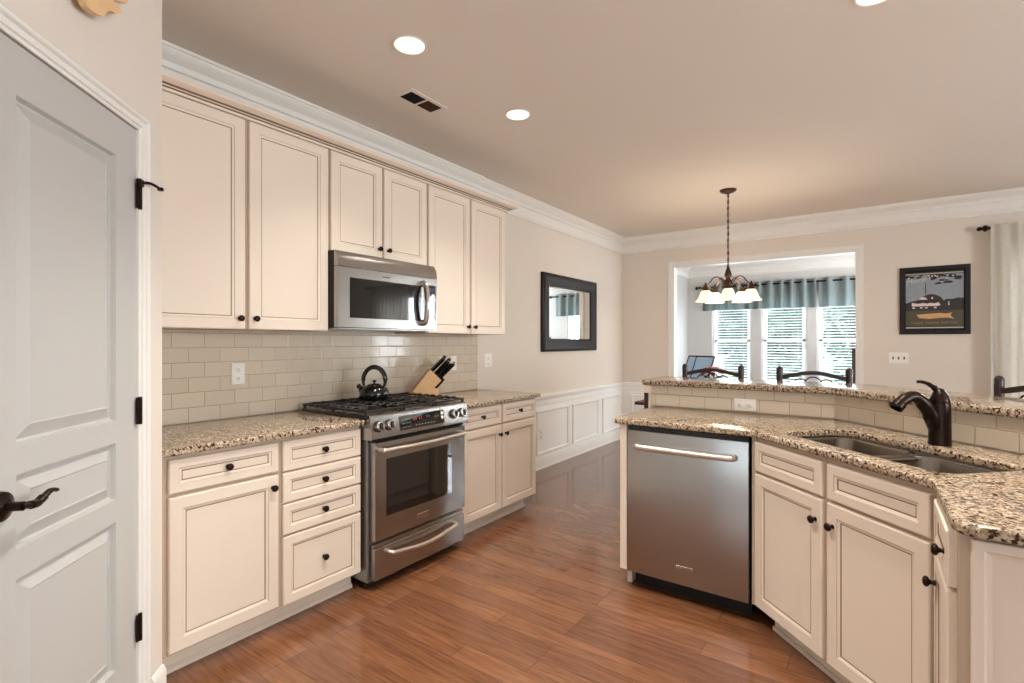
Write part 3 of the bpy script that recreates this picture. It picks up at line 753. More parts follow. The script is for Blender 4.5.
# sink base at 45 degrees
sb = thing('sink_cabinet', 'angled cream sink cabinet with two doors under the sink', 'cabinet', (CK.x, CK.y, 0), P45)
bm = B(); prism(bm, [(.0, 0), (.845, 0), (.845, .03), (.52, .55), (.30, .55), (.0, .02)], 'z', .10, .655); 
prism(bm, [(.0, 0), (.845, 0), (.845, .06), (.0, .06)], 'z', .655, .884)
link('carcass', bm, 'gap', sb, smooth=False)
bm = B(); prism(bm, [(.03, .07), (.80, .07), (.52, .5), (.30, .5)], 'z', 0, .10); box(bm, .03, .80, .058, .07, 0, .018); link('toe_kick', bm, 'cab', sb, smooth=False)
for a, b, s in ((.006, .411, 1), (.436, .835, -1)):
    front(sb, 'false_drawer', a, b, .731, .864, .034)
    front(sb, 'door', a, b, .108, .719, .048, ((b-.03) if s > 0 else (a+.03), .635))
# end cabinet, faces the cooking side
ec = thing('end_cabinet', 'narrow cream cabinet with drawer and door at the near end of the peninsula', 'cabinet', (2.999, 1.962, 0), -PI/2)
bm = B(); prism(bm, [(0.0, 0), (.392, 0), (.392, .60), (-.19, .60), (-.0, .02)], 'z', .10, .884); link('carcass', bm, 'gap', ec, smooth=False)
link('toe_kick', boxm(.03, .38, .07, .60, 0, .10), 'cab', ec, smooth=False)
front(ec, 'drawer', .04, .350, .731, .866, .034, (.255, .785, -.0125))
front(ec, 'door', .04, .350, .108, .719, .048, (.098, .64))
bm = B(); rings(bm, 0, .62, .105, .872, [(0, 0), (0, -.018), (.003, -.02), (.021, -.02), (.027, -.015), (.036, -.013)], [0, 0, 0, 0, 0], 0)
p = link('side_panel', bm, ['cab', 'glaze'], ec, (.392, .019, 0), (0, 0, PI/2), ang=12)

# ------------------------------------------------------------------ range
W = .756
rg = thing('range', 'stainless steel slide-in gas range with oven between the base cabinets', 'range', (.655, 1.729, 0), RL)
bm = B(); box(bm, 0, W, 0, .58, .045, .905); link('body', bm, 'steelv', rg, smooth=False)
for x in (.06, W-.06):
    for y in (.05, .5):
        bm = B(); lathe(bm, [(.0, 0), (.02, 0), (.02, .006), (.012, .01), (.012, .05)], 12, (x, y, 0)); link('foot', bm, 'dark', rg)
link('kick_plate', boxm(.01, W-.01, .03, .05, .012, .06), 'dark', rg, smooth=False)
prof = [(.06, .938), (-.012, .938), (-.024, .934), (-.030, .926), (-.048, .825), (-.048, .812), (-.040, .806), (.06, .806)]
bm = B(); prism(bm, prof, 'x', -.008, W+.008)
cp = link('control_panel', bm, 'steel', rg, ang=25)
# the panel face leans: top (-.030,.926) to bottom (-.048,.825)
tilt = math.atan2(.018, .101)
def on_panel(x, h, out=0):  # h = height up the face from its bottom
    return (x, -.048+h*math.sin(tilt)-out*math.cos(tilt), .825+h*math.cos(tilt)+0*out-out*math.sin(tilt)*0)
dsp = link('display', boxm(-.178, .178, -.002, .001, -.040, .040, .001), 'blackglass', cp, on_panel(.364, .048), (-tilt, 0, 0))
bm = B()
for k in range(4): box(bm, -.03+k*.016-(.012 if k < 2 else 0)+.02-.05, -.03+k*.016-(.012 if k < 2 else 0)+.029-.05, -.0026, -.0018, .004, .020)
link('clock_digits', bm, 'ledred', dsp, smooth=False)
link('status_light', boxm(.028, .06, -.0026, -.0018, .012, .020), 'ledblue', dsp, smooth=False)
for r in range(3):
    bm = B()
    for k in range(4): box(bm, -.160+k*.018, -.150+k*.018, -.0026, -.0018, -.028+r*.022, -.024+r*.022)
    if r == 0:
        for k in range(7): box(bm, -.06+k*.024, -.048+k*.024, -.0026, -.0018, -.026, -.021)
    if r == 1:
        for k in range(3): box(bm, .10+k*.022, .11+k*.022, -.0026, -.0018, .005, .010)
    link('button_marks', bm, 'grey', dsp, smooth=False)
for z in (-.005, .02):
    bm = B(); lathe(bm, [(0, -.004), (.009, -.004), (.010, -.002), (.010, 0)], 16, (.162, 0, z), axis='y'); link('button', bm, 'white', dsp)
for x in (.040, .114, .630, .704):
    bm = B(); lathe(bm, [(.030, -.000), (.030, -.006), (.024, -.008), (.024, -.02), (.022, -.026), (.0, -.027)], 24, axis='y')
    kb = link('burner_knob', bm, 'black', cp, on_panel(x, .050), (-tilt, 0, 0))
    bm = B(); lathe(bm, [(.0235, -.008), (.0255, -.010), (.0255, -.024), (.0215, -.028), (.018, -.028), (.0175, -.0265)], 24, axis='y'); link('bezel', bm, 'chrome', kb)
    link('grip', boxm(-.006, .006, -.038, -.026, -.019, .019, .003), 'black', kb)
# oven door
zb, zt = .268, .788
bm = B(); wx0, wx1, wz0, wz1 = .090, .612, .385, .695
steps_out = [(0, -.006), (0, -.036), (.004, -.042)]
# door slab with a window opening
def frame_door(bm, x0, x1, z0, z1, a0, a1, b0, b1, y0, y1):
    box(bm, x0, a0, y0, y1, z0, z1); box(bm, a1, x1, y0, y1, z0, z1); box(bm, a0, a1, y0, y1, z0, b0); box(bm, a0, a1, y0, y1, b1, z1)
frame_door(bm, .016, W-.024, zb, zt, wx0, wx1, wz0, wz1, -.044, -.004)
od = link('oven_door', bm, 'steel', rg, smooth=False)
bm = B(); box(bm, wx0, wx1, -.0425, -.036, wz0, wz1)
gl = link('window', bm, 'blackglass', od, smooth=False)
bm = B(); tube(bm, spline([(.042, -.044, .752), (.046, -.075, .752), (.075, -.086, .75), (.37, -.098, .746), (.665, -.086, .75), (.694, -.075, .752), (.698, -.044, .752)], 7), .0125, 12)
link('handle', bm, 'handle', od, ang=60)
bm = B(); box(bm, .315, .411, -.0465, -.0435, .308, .334, .002); pl = link('nameplate', bm, 'chrome', od)
text('lettering', 'KitchenAid', .018, 'slot', pl, (.363, -.0468, .321), (PI/2, 0, 0))
# drawer
bm = B(); box(bm, .016, W-.024, -.040, -.004, .056, .226, .003); box(bm, .016, W-.024, -.030, -.004, .226, .246, .002)
dr = link('storage_drawer', bm, 'steel', rg)
bm = B(); tube(bm, spline([(.105, -.040, .192), (.110, -.060, .190), (.15, -.072, .183), (.37, -.084, .165), (.59, -.072, .183), (.63, -.060, .190), (.635, -.040, .192)], 7), .0115, 12)
link('handle', bm, 'handle', dr, ang=60)
link('vent_gap', boxm(.004, W-.004, -.012, .0, .790, .806), 'dark', rg, smooth=False)
# cooktop
bm = B(); box(bm, -.022, W+.022, -.014, .575, .915, .934, .005, 0, 2)
ct = link('cooktop', bm, 'black', rg)
for (x, y, r) in ((.15, .14, .045), (.15, .43, .036), (.378, .285, .05), (.606, .14, .036), (.606, .43, .045)):
    bm = B(); lathe(bm, [(r+.012, .934), (r+.010, .942), (r, .944), (r-.002, .952), (r-.01, .955), (0, .956)], 24, (x, y, 0)); link('burner', bm, 'iron', ct)
for gx0, gx1 in ((-.016, .245), (.252, .504), (.511, W+.016)):
    bm = B(); z0, z1 = .934, .966
    for y in (.0, .568): tube(bm, [(gx0, y, .955), (gx1, y, .955)], .0065, 6)
    for x in (gx0+.005, gx1-.005): tube(bm, [(x, 0, .955), (x, .568, .955)], .0065, 6)
    for k in range(1, 9):                                  # scalloped fingers along the outer rails
        y = k*.063
        for xx, dx in ((gx0+.005, .06), (gx1-.005, -.06)):
            tube(bm, spline([(xx, y, .945), (xx+dx*.12, y, .962), (xx+dx*.4, y, .966), (xx+dx, y, .962)], 4), .006, 6)
    for y in (.142, .285, .426): tube(bm, [(gx0, y, .962), (gx1, y, .962)], .0055, 6)
    for x in ((gx0+gx1)/2,): tube(bm, [(x, 0, .960), (x, .568, .960)], .0055, 6)
    for x in (gx0+.008, gx1-.008):
        for y in (.004, .285, .564): box(bm, x-.006, x+.006, y-.006, y+.006, .934, .957)
    link('grate', bm, 'iron', ct, ang=60)

# ------------------------------------------------------------------ microwave
W = .778
mw = thing('microwave', 'stainless over-the-range microwave under the short wall cabinet', 'microwave', (.395, 1.708, 1.405), RL)
link('case', boxm(0, W, 0, .39, .0, .434), 'dark', mw, smooth=False)
prof = [(.0, .434), (-.004, .434), (-.026, .405), (-.034, .372), (-.036, .345), (0, .345)]
bm = B(); prism(bm, prof, 'x', 0, W); link('vent_hood', bm, 'steel', mw, ang=40)
dx1 = .655
bm = B(); frame_door(bm, .0, dx1, .004, .342, .078, .575, .058, .287, -.034, 0)
md = link('door', bm, 'steel', mw, smooth=False)
link('window', boxm(.078, .635, -.0355, -.030, .058, .287, .001), 'blackglass', md)
bm = B(); box(bm, .30, .375, -.0365, -.0335, .305, .320, .001); pl = link('nameplate', bm, 'chrome', md)
text('lettering', 'KitchenAid', .0125, 'slot', pl, (.3375, -.0368, .3125), (PI/2, 0, 0))
bm = B(); tube(bm, spline([(.640, -.034, .300), (.640, -.062, .295), (.638, -.078, .26), (.634, -.088, .175), (.638, -.078, .085), (.640, -.062, .050), (.640, -.034, .045)], 6), .014, 14, flat=1.5)
link('handle', bm, 'chrome', md, ang=60)
bm = B(); frame_door(bm, dx1+.003, W, .004, .342, dx1+.010, W-.010, .058, .298, -.034, 0)
cpn = link('control_panel', bm, 'steel', mw, smooth=False)
kp = link('keypad', boxm(dx1+.010, W-.010, -.0355, -.030, .058, .298, .001), 'blackglass', cpn)
bm = B()
for r in range(8):
    for k in range(4): box(bm, dx1+.022+k*.021, dx1+.034+k*.021, -.0362, -.0352, .08+r*.018, .087+r*.018)
link('key_marks', bm, 'grey', kp, smooth=False)
link('clock', boxm(dx1+.02, W-.02, -.0362, -.0352, .255, .28), 'ledblue', kp, smooth=False)
bm = B(); lathe(bm, [(.012, -.0362), (.014, -.0362), (.014, -.0352), (.012, -.0352), (.012, -.0362)], 24, (dx1+.085, 0, .228), axis='y'); link('dial_mark', bm, 'white', kp)
link('underside', boxm(.01, W-.01, -.02, .38, -.006, 0), 'steel', mw, smooth=False)

# ------------------------------------------------------------------ small things on the counters
kt = thing('kettle', 'black enamel tea kettle with loop handle on the back burner', 'kettle', (.335, 2.035, .967))
bm = B(); lathe(bm, [(0, 0), (.072, 0), (.082, .006), (.090, .03), (.088, .055), (.076, .075), (.060, .086), (.045, .091), (.0, .092)], 36); link('pot', bm, 'black', kt, ang=60)
bm = B(); lathe(bm, [(.048, .088), (.046, .094), (.03, .102), (.0, .105)], 28); ld = link('lid', bm, 'black', kt, ang=60)
bm = B(); lathe(bm, [(0, .102), (.006, .103), (.006, .110), (.013, .114), (.013, .122), (.0, .126)], 16); link('lid_knob', bm, 'black', ld)
d_ = Vector((-.81, -.58, 0))
bm = B(); tube(bm, spline([d_*.062+Vector((0, 0, .05)), d_*.085+Vector((0, 0, .075)), d_*.103+Vector((0, 0, .096))], 5), [.022]*5+[.015]*5+[.010], 14); link('spout', bm, 'black', kt, ang=60)
bm = B(); pts = []
for k in range(25):
    a = math.radians(-25+230*k/24); pts.append(d_*(math.cos(a)*.068)+Vector((0, 0, .122+math.sin(a)*.082)))
tube(bm, pts, [.008]*3+[.012]*19+[.008]*3, 12, flat=1.3); link('handle', bm, 'black', kt, ang=60)
KR = math.radians(-38)
# knife block: leans to the right along the wall
kb = thing('knife_block', 'light wood knife block holding black-handled knives beside the range', 'knife block', (.092, 2.598, .9145), KR)
bm = B(); prism(bm, [(-.060, 0), (.060, 0), (.190, .130), (.108, .212)], 'x', -.068, .068)
link('slotted_block', bm, 'blockwood', kb, smooth=False)
bm = B(); prism(bm, [(.062, 0), (.172, 0), (.172, .072), (.134, .072)], 'x', -.068, .068); link('steak_knife_block', bm, 'blockwood', kb, smooth=False)
u45 = Vector((0, 1, 1)).normalized(); n45 = Vector((0, -1, 1)).normalized()
def knife(loc, length, tilt_=PI/4, w_=.022):
    t = thing('knife', 'black-handled knife standing in the wooden knife block', 'knife', loc, KR, 'knives in the knife block')
    bm = B(); d = Vector((0, math.cos(tilt_), math.sin(tilt_)))
    tube(bm, spline([d*0, d*length*.3, d*length*.7, d*length], 4), [w_*.75]+[w_*.9]*5+[w_]*5+[w_*1.05]+[w_*.7], 8, flat=.62); link('handle', bm, 'black', t, ang=60)
    bm = B(); lathe(bm, [(0, 0), (w_*.5, 0), (w_*.5, .006), (0, .008)], 8, mat4=Matrix.Rotation(-(PI/2-tilt_), 4, 'X')); link('end_cap', bm, 'chrome', t, d*length*.985)
    bm = B(); box(bm, -.001, .001, -.008, .008, -.05, 0); bmesh.ops.rotate(bm, verts=bm.verts, matrix=Matrix.Rotation(-(PI/2-tilt_), 3, 'X')); link('blade', bm, 'chrome', t, smooth=False)
kbl = Matrix.Translation(kb.location) @ Matrix.Rotation(KR, 4, 'Z')
fd = Vector((0, -1, 1)).normalized()
for i, (px, q) in enumerate(((-.048, .018), (-.017, .016), (.017, .018), (.048, .016), (-.044, .054), (-.004, .056), (.040, .054), (-.026, .092), (.026, .093))):
    knife(kbl @ (Vector((px, .190, .130))+fd*q+u45*.002), (.135, .145, .13, .15, .14, .16, .135, .15, .13)[i])
for k in range(6):
    knife(kbl @ Vector((-.052+k*.0208, .153, .0745)), .085, math.radians(48), .0165)

# ------------------------------------------------------------------ outlets and switches
def plate(label, loc, rz, kind='outlet', w=.072, h=.118, gang=1, horizontal=False):
    t = thing('outlet' if kind == 'outlet' else 'light_switch', label, 'outlet' if kind == 'outlet' else 'switch', loc, rz)
    if horizontal: w, h = h, w
    bm = B(); rings(bm, -w/2, w/2, -h/2, h/2, [(0, 0), (0, -.003), (.004, -.006), (.006, -.0062)], [0]*3, 0); link('cover_plate', bm, 'white', t, ang=30)
    if kind == 'outlet':
        for s in (-1, 1):
            bm = B(); lathe(bm, [(.0, -.008), (.015, -.008), (.0165, -.007), (.0165, -.005)], 20, ((s*.024, 0, 0) if horizontal else (0, 0, s*.024)), axis='y')
            f = link('receptacle', bm, 'white', t)
            bm = B(); cx, cz = (s*.024, 0) if horizontal else (0, s*.024)
            for q in (-.0055, .0055):
                if horizontal: box(bm, cx-.005, cx+.005, -.0084, -.0078, cz+q-.0012, cz+q+.0012)
                else: box(bm, cx+q-.0012, cx+q+.0012, -.0084, -.0078, cz-.005, cz+.005)
            lathe(bm, [(0, -.0084), (.0025, -.0084), (.0025, -.0078)], 8, ((cx-.010, 0, cz) if horizontal else (cx, 0, cz-.010)), axis='y')
            link('slot', bm, 'slot', f, smooth=False)
    else:
        for g in range(gang):
            x = (g-(gang-1)/2)*.046
            bm = B(); box(bm, x-.0065, x+.0065, -.0072, -.006, -.014, .014, 0); box(bm, x-.005, x+.005, -.016, -.0072, -.004, .008, .001); link('toggle', bm, 'slot', t)
    return t
plate('white outlet on the tile above the left countertop', (.0085, 1.372, 1.152), RL)
plate('white outlet on the tile just behind the knife handles', (.0085, 2.985, 1.152), RL)
plate('white wall switch plate with dark toggle on the tile right of the knife block', (.0085, 3.115, 1.152), RL, 'switch')
plate('white outlet on the bare wall right of the tile', (.001, 3.585, 1.158), RL, w=.112, h=.122)
plate('low white outlet in the wainscot panel beside the base cabinet', (.005, 4.474, .36), RL)
plate('sideways white outlet on the tiled bar wall', (2.225, 3.196, .957), 0, horizontal=True)
plate('white three-gang light switch on the back wall beneath the framed poster', (3.048, YB-.001, 1.16), 0, 'switch', .165, .115, 3)

# ------------------------------------------------------------------ mirror, poster, ornament
mr = thing('wall_mirror', 'black framed mirror on the left wall above the wainscot', 'mirror', (.002, 4.473, 1.225), RL)
W, H = 1.246, .838
bm = B(); st = [(0, 0), (0, -.03), (.012, -.042), (.03, -.044), (.06, -.034), (.10, -.022), (.118, -.022), (.122, -.026), (.134, -.024), (.138, -.012)]
R = [[bm.verts.new((x, y, z)) for x, z in ((i, i), (W-i, i), (W-i, H-i), (i, H-i))] for i, y in st]
for a, b in zip(R, R[1:]):
    for i in range(4): bm.faces.new((a[i], a[(i+1) % 4], b[(i+1) % 4], b[i]))
link('frame', bm, 'frameblk', mr, ang=40)
bm = B(); rings(bm, .13, W-.13, .13, H-.13, [(0, -.006), (0, -.011), (.025, -.013)], [0, 0], 0); link('glass', bm, 'mirror', mr, smooth=False)

ps = thing('framed_poster', 'black framed poster of a white clubhouse on the back wall', 'picture', (3.056, YB-.002, 1.405))
W, H = .55, .685
bm = B(); st = [(0, 0), (0, -.022), (.006, -.028), (.04, -.026), (.046, -.018), (.05, -.012)]
R = [[bm.verts.new((x, y, z)) for x, z in ((i, i), (W-i, i), (W-i, H-i), (i, H-i))] for i, y in st]
for a, b in zip(R, R[1:]):
    for i in range(4): bm.faces.new((a[i], a[(i+1) % 4], b[(i+1) % 4], b[i]))
link('frame', bm, 'frameblk', ps, ang=30)
def pmat(n, c): M[n] = mat(n, lin(*c), .55, var=.12, scale=25); return n
pmat('poster_sky', (142, 150, 158)); pmat('poster_hill', (42, 34, 32)); pmat('poster_lawn', (74, 68, 50)); pmat('poster_black', (24, 17, 16)); pmat('poster_caption', (150, 126, 98)); pmat('poster_gold', (206, 160, 106)); pmat('poster_white', (222, 204, 200)); pmat('poster_trunk', (60, 44, 40)); pmat('poster_script', (206, 200, 190))
def flat(bm, pts, y, mi):
    v = [bm.verts.new((p, y, q)) for p, q in pts]; w_ = [bm.verts.new((p, y+.0006, q)) for p, q in pts]
    f = bm.faces.new(v); f.material_index = mi; n = len(pts)
    for i in range(n): g = bm.faces.new((v[i], w_[i], w_[(i+1) % n], v[(i+1) % n])); g.material_index = mi
    bm.faces.new(w_[::-1]).material_index = mi
PM = ['poster_black', 'poster_sky', 'poster_hill', 'poster_lawn', 'poster_gold', 'poster_white', 'poster_trunk', 'bead']
bm = B(); y = -.008
flat(bm, [(.045, .045), (.505, .045), (.505, .64), (.045, .64)], y, 0)
flat(bm, [(.05, .085), (.50, .085), (.50, .24), (.05, .24)], y-.001, 3)
flat(bm, [(.05, .24), (.50, .24), (.50, .60), (.05, .60)], y-.001, 1)
flat(bm, [(.05, .24), (.50, .24), (.50, .355), (.46, .362), (.42, .35), (.37, .352), (.35, .335), (.33, .37), (.29, .398), (.25, .406), (.21, .398), (.18, .37), (.14, .345), (.10, .335), (.05, .318)], y-.0018, 2)
flat(bm, [(.205, .41), (.215, .41), (.213, .52), (.207, .52)], y-.0026, 6)
flat(bm, [(.10, .285), (.31, .285), (.325, .295), (.31, .32), (.29, .315), (.28, .31), (.25, .318), (.22, .31), (.19, .318), (.15, .31), (.10, .322)], y-.0026, 5)
flat(bm, [(.155, .352), (.175, .375), (.205, .375), (.225, .352)], y-.0026, 5)
for x in (.105, .165, .205, .275): flat(bm, [(x, .262), (x+.02, .262), (x+.02, .276), (x, .276)], y-.0026, 5)
flat(bm, [(.255, .355), (.268, .355), (.268, .375), (.255, .375)], y-.0026, 5)
flat(bm, [(.382, .29), (.395, .29), (.39, .33), (.386, .33)], y-.0026, 5)
flat(bm, [(.135, .20), (.16, .165), (.24, .155), (.33, .165), (.39, .165), (.43, .15), (.40, .19), (.415, .215), (.37, .205), (.32, .212), (.20, .205)], y-.0026, 4)
random.seed(9)
for k in range(40):                                         # overhanging dark boughs with pale blossom
    x = random.uniform(.06, .47) if k < 14 else random.uniform(.24, .47); z = random.uniform(.575, .60) if k < 14 else random.uniform(.505, .595)
    if k >= 14 and z < .545 and not .29 < x < .40: z = random.uniform(.55, .595)
    r = random.uniform(.008, .02); a0 = random.uniform(0, 6)
    flat(bm, [(x+r*1.6*math.cos(a0+i*1.05), z+r*.7*math.sin(a0+i*1.05)) for i in range(6)], y-.003-k*.00003, 0)
for x, z in ((.075, .575), (.26, .585), (.285, .588), (.30, .58), (.335, .525), (.37, .56), (.42, .58), (.235, .59)):
    flat(bm, [(x+.009*math.cos(i*1.26), z+.008*math.sin(i*1.26)) for i in range(5)], y-.0048, 5)
flat(bm, [(.05, .607), (.50, .607), (.50, .618), (.05, .618)], y-.001, 7); flat(bm, [(.05, .062), (.50, .062), (.50, .073), (.05, .073)], y-.001, 7)
link('print', bm, PM, ps, smooth=False)
text('title_lettering', 'Masters', .062, 'poster_script', ps, (.150, -.0135, .548), (PI/2, -.2, 0), .3)
text('caption_lettering', 'Augusta  National  Golf  Club', .030, 'poster_caption', ps, (.275, -.0105, .118), (PI/2, 0, 0))

og = thing('wall_ornament', 'cut-out wooden wall ornament hanging above the pantry door', 'ornament', QP, RP)
pts = [(-.545, 2.40), (-.533, 2.307), (-.513, 2.280), (-.505, 2.272), (-.493, 2.261), (-.476, 2.260), (-.454, 2.266), (-.427, 2.275), (-.413, 2.292), (-.403, 2.307), (-.384, 2.320), (-.365, 2.323), (-.339, 2.342),
       (-.339, 2.355), (-.365, 2.350), (-.375, 2.358), (-.344, 2.374), (-.313, 2.388), (-.303, 2.404), (-.318, 2.43), (-.34, 2.46), (-.36, 2.51), (-.42, 2.56), (-.50, 2.54)]
bm = B(); prism(bm, pts, 'y', -.045, -.025); link('cutout', bm, 'plaque', og, smooth=False)
bm = B(); box(bm, -.46, -.40, -.025, -.0, 2.42, 2.48); link('spacer', bm, 'plaque', og, smooth=False)

# ------------------------------------------------------------------ chandelier
ch = thing('chandelier', 'bronze five-arm chandelier with frosted glass shades over the dining table', 'chandelier', (1.725, 5.04, 0))
bm = B(); lathe(bm, [(0, CE), (.075, CE), (.072, CE-.012), (.05, CE-.026), (.018, CE-.034), (.0, CE-.04)], 28); link('canopy', bm, 'antique', ch, ang=50)
bm = B(); z = CE-.036; k = 0
while z > 2.05:
    a = PI/2*(k % 2); pts = [(.007*math.cos(t)*math.cos(a), .007*math.cos(t)*math.sin(a), z-.016+.018*math.sin(t)) for t in [2*PI*i/10 for i in range(11)]]
    tube(bm, pts, .004, 5); z -= .030; k += 1
tube(bm, [(.004*math.sin(i*.9), .004*math.cos(i*.9), CE-.03-i*.04) for i in range(17)], .003, 5)
link('chain', bm, 'antique', ch)
bm = B(); lathe(bm, [(0, 2.075), (.010, 2.07), (.012, 2.055), (.026, 2.015), (.034, 1.985), (.030, 1.965), (.018, 1.955), (.022, 1.945), (.036, 1.93), (.040, 1.905), (.034, 1.88), (.045, 1.865), (.048, 1.845), (.03, 1.825), (.012, 1.81), (0, 1.80)], 24)
link('center_column', bm, 'antique', ch, ang=50)
for k in range(5):
    a = math.radians(-77.6+72*k); u = Vector((math.cos(a), math.sin(a), 0)); Z = Vector((0, 0, 1)); r = .205
    bm = B(); tube(bm, spline([u*.034+Z*1.89, u*.06+Z*1.935, u*.095+Z*1.965, u*.135+Z*1.955, u*.165+Z*1.915, u*.19+Z*1.892, u*r+Z*1.892], 5), .0065, 8)
    arm = link('arm', bm, 'antique', ch, ang=60)
    bm = B(); lathe(bm, [(0, 1.918), (.008, 1.912), (.010, 1.895), (.018, 1.885), (.022, 1.86), (.030, 1.845), (.036, 1.83), (.0, 1.828)], 18, u*r); link('socket_cup', bm, 'antique', arm, ang=50)
    bm = B(); v = Vector((-u.y, u.x, 0)); tube(bm, [u*r+Z*1.865, u*(r+.05)+Z*1.865], .004, 6); lathe(bm, [(0, -.013), (.011, -.009), (.014, 0), (.011, .009), (0, .013)], 12, u*(r+.055)+Z*1.865); link('turn_key', bm, 'antique', arm)
    bm = B(); lathe(bm, [(.033, 1.838), (.044, 1.828), (.054, 1.80), (.062, 1.775), (.076, 1.752), (.090, 1.740), (.088, 1.737), (.073, 1.749), (.059, 1.772), (.050, 1.80), (.041, 1.824), (.031, 1.836)], 28, u*r); link('glass_shade', bm, 'shade', arm, ang=70)
    bm = B(); lathe(bm, [(0, 1.828), (.012, 1.825), (.014, 1.80), (.022, 1.79), (.022, 1.775), (.012, 1.763), (0, 1.761)], 14, u*r); link('bulb', bm, 'cupwhite', arm, ang=70)
for q in ch.children:
    if not q.name.startswith(('canopy', 'chain')): q.location.z -= .028
l = bpy.data.lights.new('chandelier_light', 'POINT'); l.energy = 22; l.color = (1, .82, .6); l.shadow_soft_size = .12
lo = bpy.data.objects.new('chandelier_light', l); C.objects.link(lo); lo.parent = ch; lo.location = (0, 0, 1.70)

# ------------------------------------------------------------------ bar stools, dining table, flowers
def stool_parts(t):
    link('seat', boxm(-.215, .215, -.21, .20, .735, .775, .012, 2), 'seat', t)
    for sx in (-1, 1):
        bm = B(); lathe(bm, [(0, 1.160), (.014, 1.156), (.021, 1.142), (.021, 1.10), (.020, 1.08), (.017, .74), (.018, .4), (.014, 0.0), (0, 0)], 14, (sx*.200, .215, 0)); link('back_post', bm, 'darkwood', t, ang=60)
        bm = B(); lathe(bm, [(.0, .735), (.02, .735), (.02, .5), (.014, 0), (0, 0)], 12, (sx*.195, -.19, 0)); link('leg', bm, 'darkwood', t, ang=60)
    bm = B(); n = 24
    for a, b in ((-1, 1),):
        up, lo_ = [], []
        for i in range(n+1):
            x = -.205+.41*i/n; s = math.cos(x/.205*PI*.5); e = max(0, s)**1.6
            up.append((x, 1.098+.034*e)); lo_.append((x, 1.070+.036*e))
        prism(bm, up+lo_[::-1], 'y', .205, .228)
    link('crest_rail', bm, 'darkwood', t, ang=60)
    bm = B()
    for cx, r in ((0, .052), (-.075, .04), (.075, .04)):
        pts = [(cx+r*math.cos(th), .216, 1.036+r*1.05*math.sin(th)) for th in [PI*i/14 for i in range(15)]]
        tube(bm, pts, .004, 8)
    link('scroll_work', bm, 'bronze', t, ang=60)
    link('back_rail', boxm(-.2, .2, .207, .225, 1.0, 1.03, .003), 'darkwood', t)
    bm = B()
    for i in range(4): x = -.12+.08*i; box(bm, x-.008, x+.008, .21, .222, .76, 1.03)
    link('spindles', bm, 'bronze', t, smooth=False)
    for z, y in ((.25, -.19), (.30, .213)): 
        bm = B(); tube(bm, [(-.2, y, z), (.2, y, z)], .012, 8); link('stretcher', bm, 'darkwood', t)
st = thing('bar_stool', 'dark bar stool behind the bar in front of the left sunroom window', 'bar stool', (1.857, 3.72, 0), 0, 'bar stools behind the raised bar')
stool_parts(st)
s2 = copy_tree(st); s2.location = (2.508, 3.70, -.0); s2['label'] = 'dark bar stool behind the bar in front of the right-hand sunroom windows'
s3 = copy_tree(st); p3 = Vector((3.318, 3.432))+UD*.228-ND*.215; s3.location = (p3.x, p3.y, 0); s3.rotation_euler = (0, 0, P45); s3['label'] = 'dark bar stool in front of the sheer curtain, cut by the photo edge'
TB = Vector((1.76, 5.0))
tb = thing('dining_table', 'reddish brown dining table mostly hidden behind the bar', 'table', (TB.x, TB.y, 0))
link('tabletop', boxm(-.76, .75, -.45, .5, .735, .765, .006, 2), 'tablewood', tb)
link('apron', boxm(-.60, .65, -.36, .40, .65, .735), 'darkwood', tb, smooth=False)
for sx in (-.6, .65):
    for sy in (-.36, .40):
        bm = B(); lathe(bm, [(0, .735), (.04, .735), (.042, .65), (.03, .60), (.038, .5), (.028, .1), (.034, .05), (.025, 0), (0, 0)], 16, (sx, sy, 0)); link('leg', bm, 'darkwood', tb, ang=50)
dc = thing('dining_chair', 'dark dining chair post showing beyond the left end of the bar', 'chair', (1.497, 4.28, 0), PI)
link('seat', boxm(-.21, .21, -.2, .2, .44, .475, .01, 2), 'seat', dc)
for sx in (-1, 1):
    bm = B(); lathe(bm, [(0, .94), (.018, .93), (.021, .90), (.02, .45), (.015, 0), (0, 0)], 12, (sx*.2, .2, 0)); link('back_post', bm, 'darkwood', dc, ang=60)
    bm = B(); lathe(bm, [(0, .44), (.02, .44), (.014, 0), (0, 0)], 12, (sx*.19, -.18, 0)); link('leg', bm, 'darkwood', dc, ang=60)
for z in (.62, .74): link('back_slat', boxm(-.19, .19, .19, .21, z, z+.05, .004), 'darkwood', dc)
fl = thing('flower_arrangement', 'vase of red flowers on the dining table behind the left stool', 'flowers', (1.60, 5.0, .765))
bm = B(); lathe(bm, [(0, 0), (.05, 0), (.06, .03), (.055, .10), (.035, .15), (.042, .17), (.038, .17), (.03, .15), (0, .1)], 20); link('vase', bm, 'cream', fl, ang=60)
random.seed(3)
bm = B()
for k in range(16):
    a = random.uniform(0, 2*PI); r = random.uniform(.02, .10); tube(bm, [(0, 0, .14), (r*.5*math.cos(a), r*.5*math.sin(a), .2), (r*math.cos(a), r*math.sin(a), .235)], .003, 5)
    c0 = Vector((r*1.2*math.cos(a), r*1.2*math.sin(a), random.uniform(.19, .24))); d1 = Vector((math.cos(a), math.sin(a), .4))*.05; d2 = Vector((-math.sin(a), math.cos(a), 0))*.018
    v = [bm.verts.new(q) for q in (c0, c0+d1*.5+d2, c0+d1, c0+d1*.5-d2)]; bm.faces.new(v)
link('leaves', bm, 'leaf', fl)
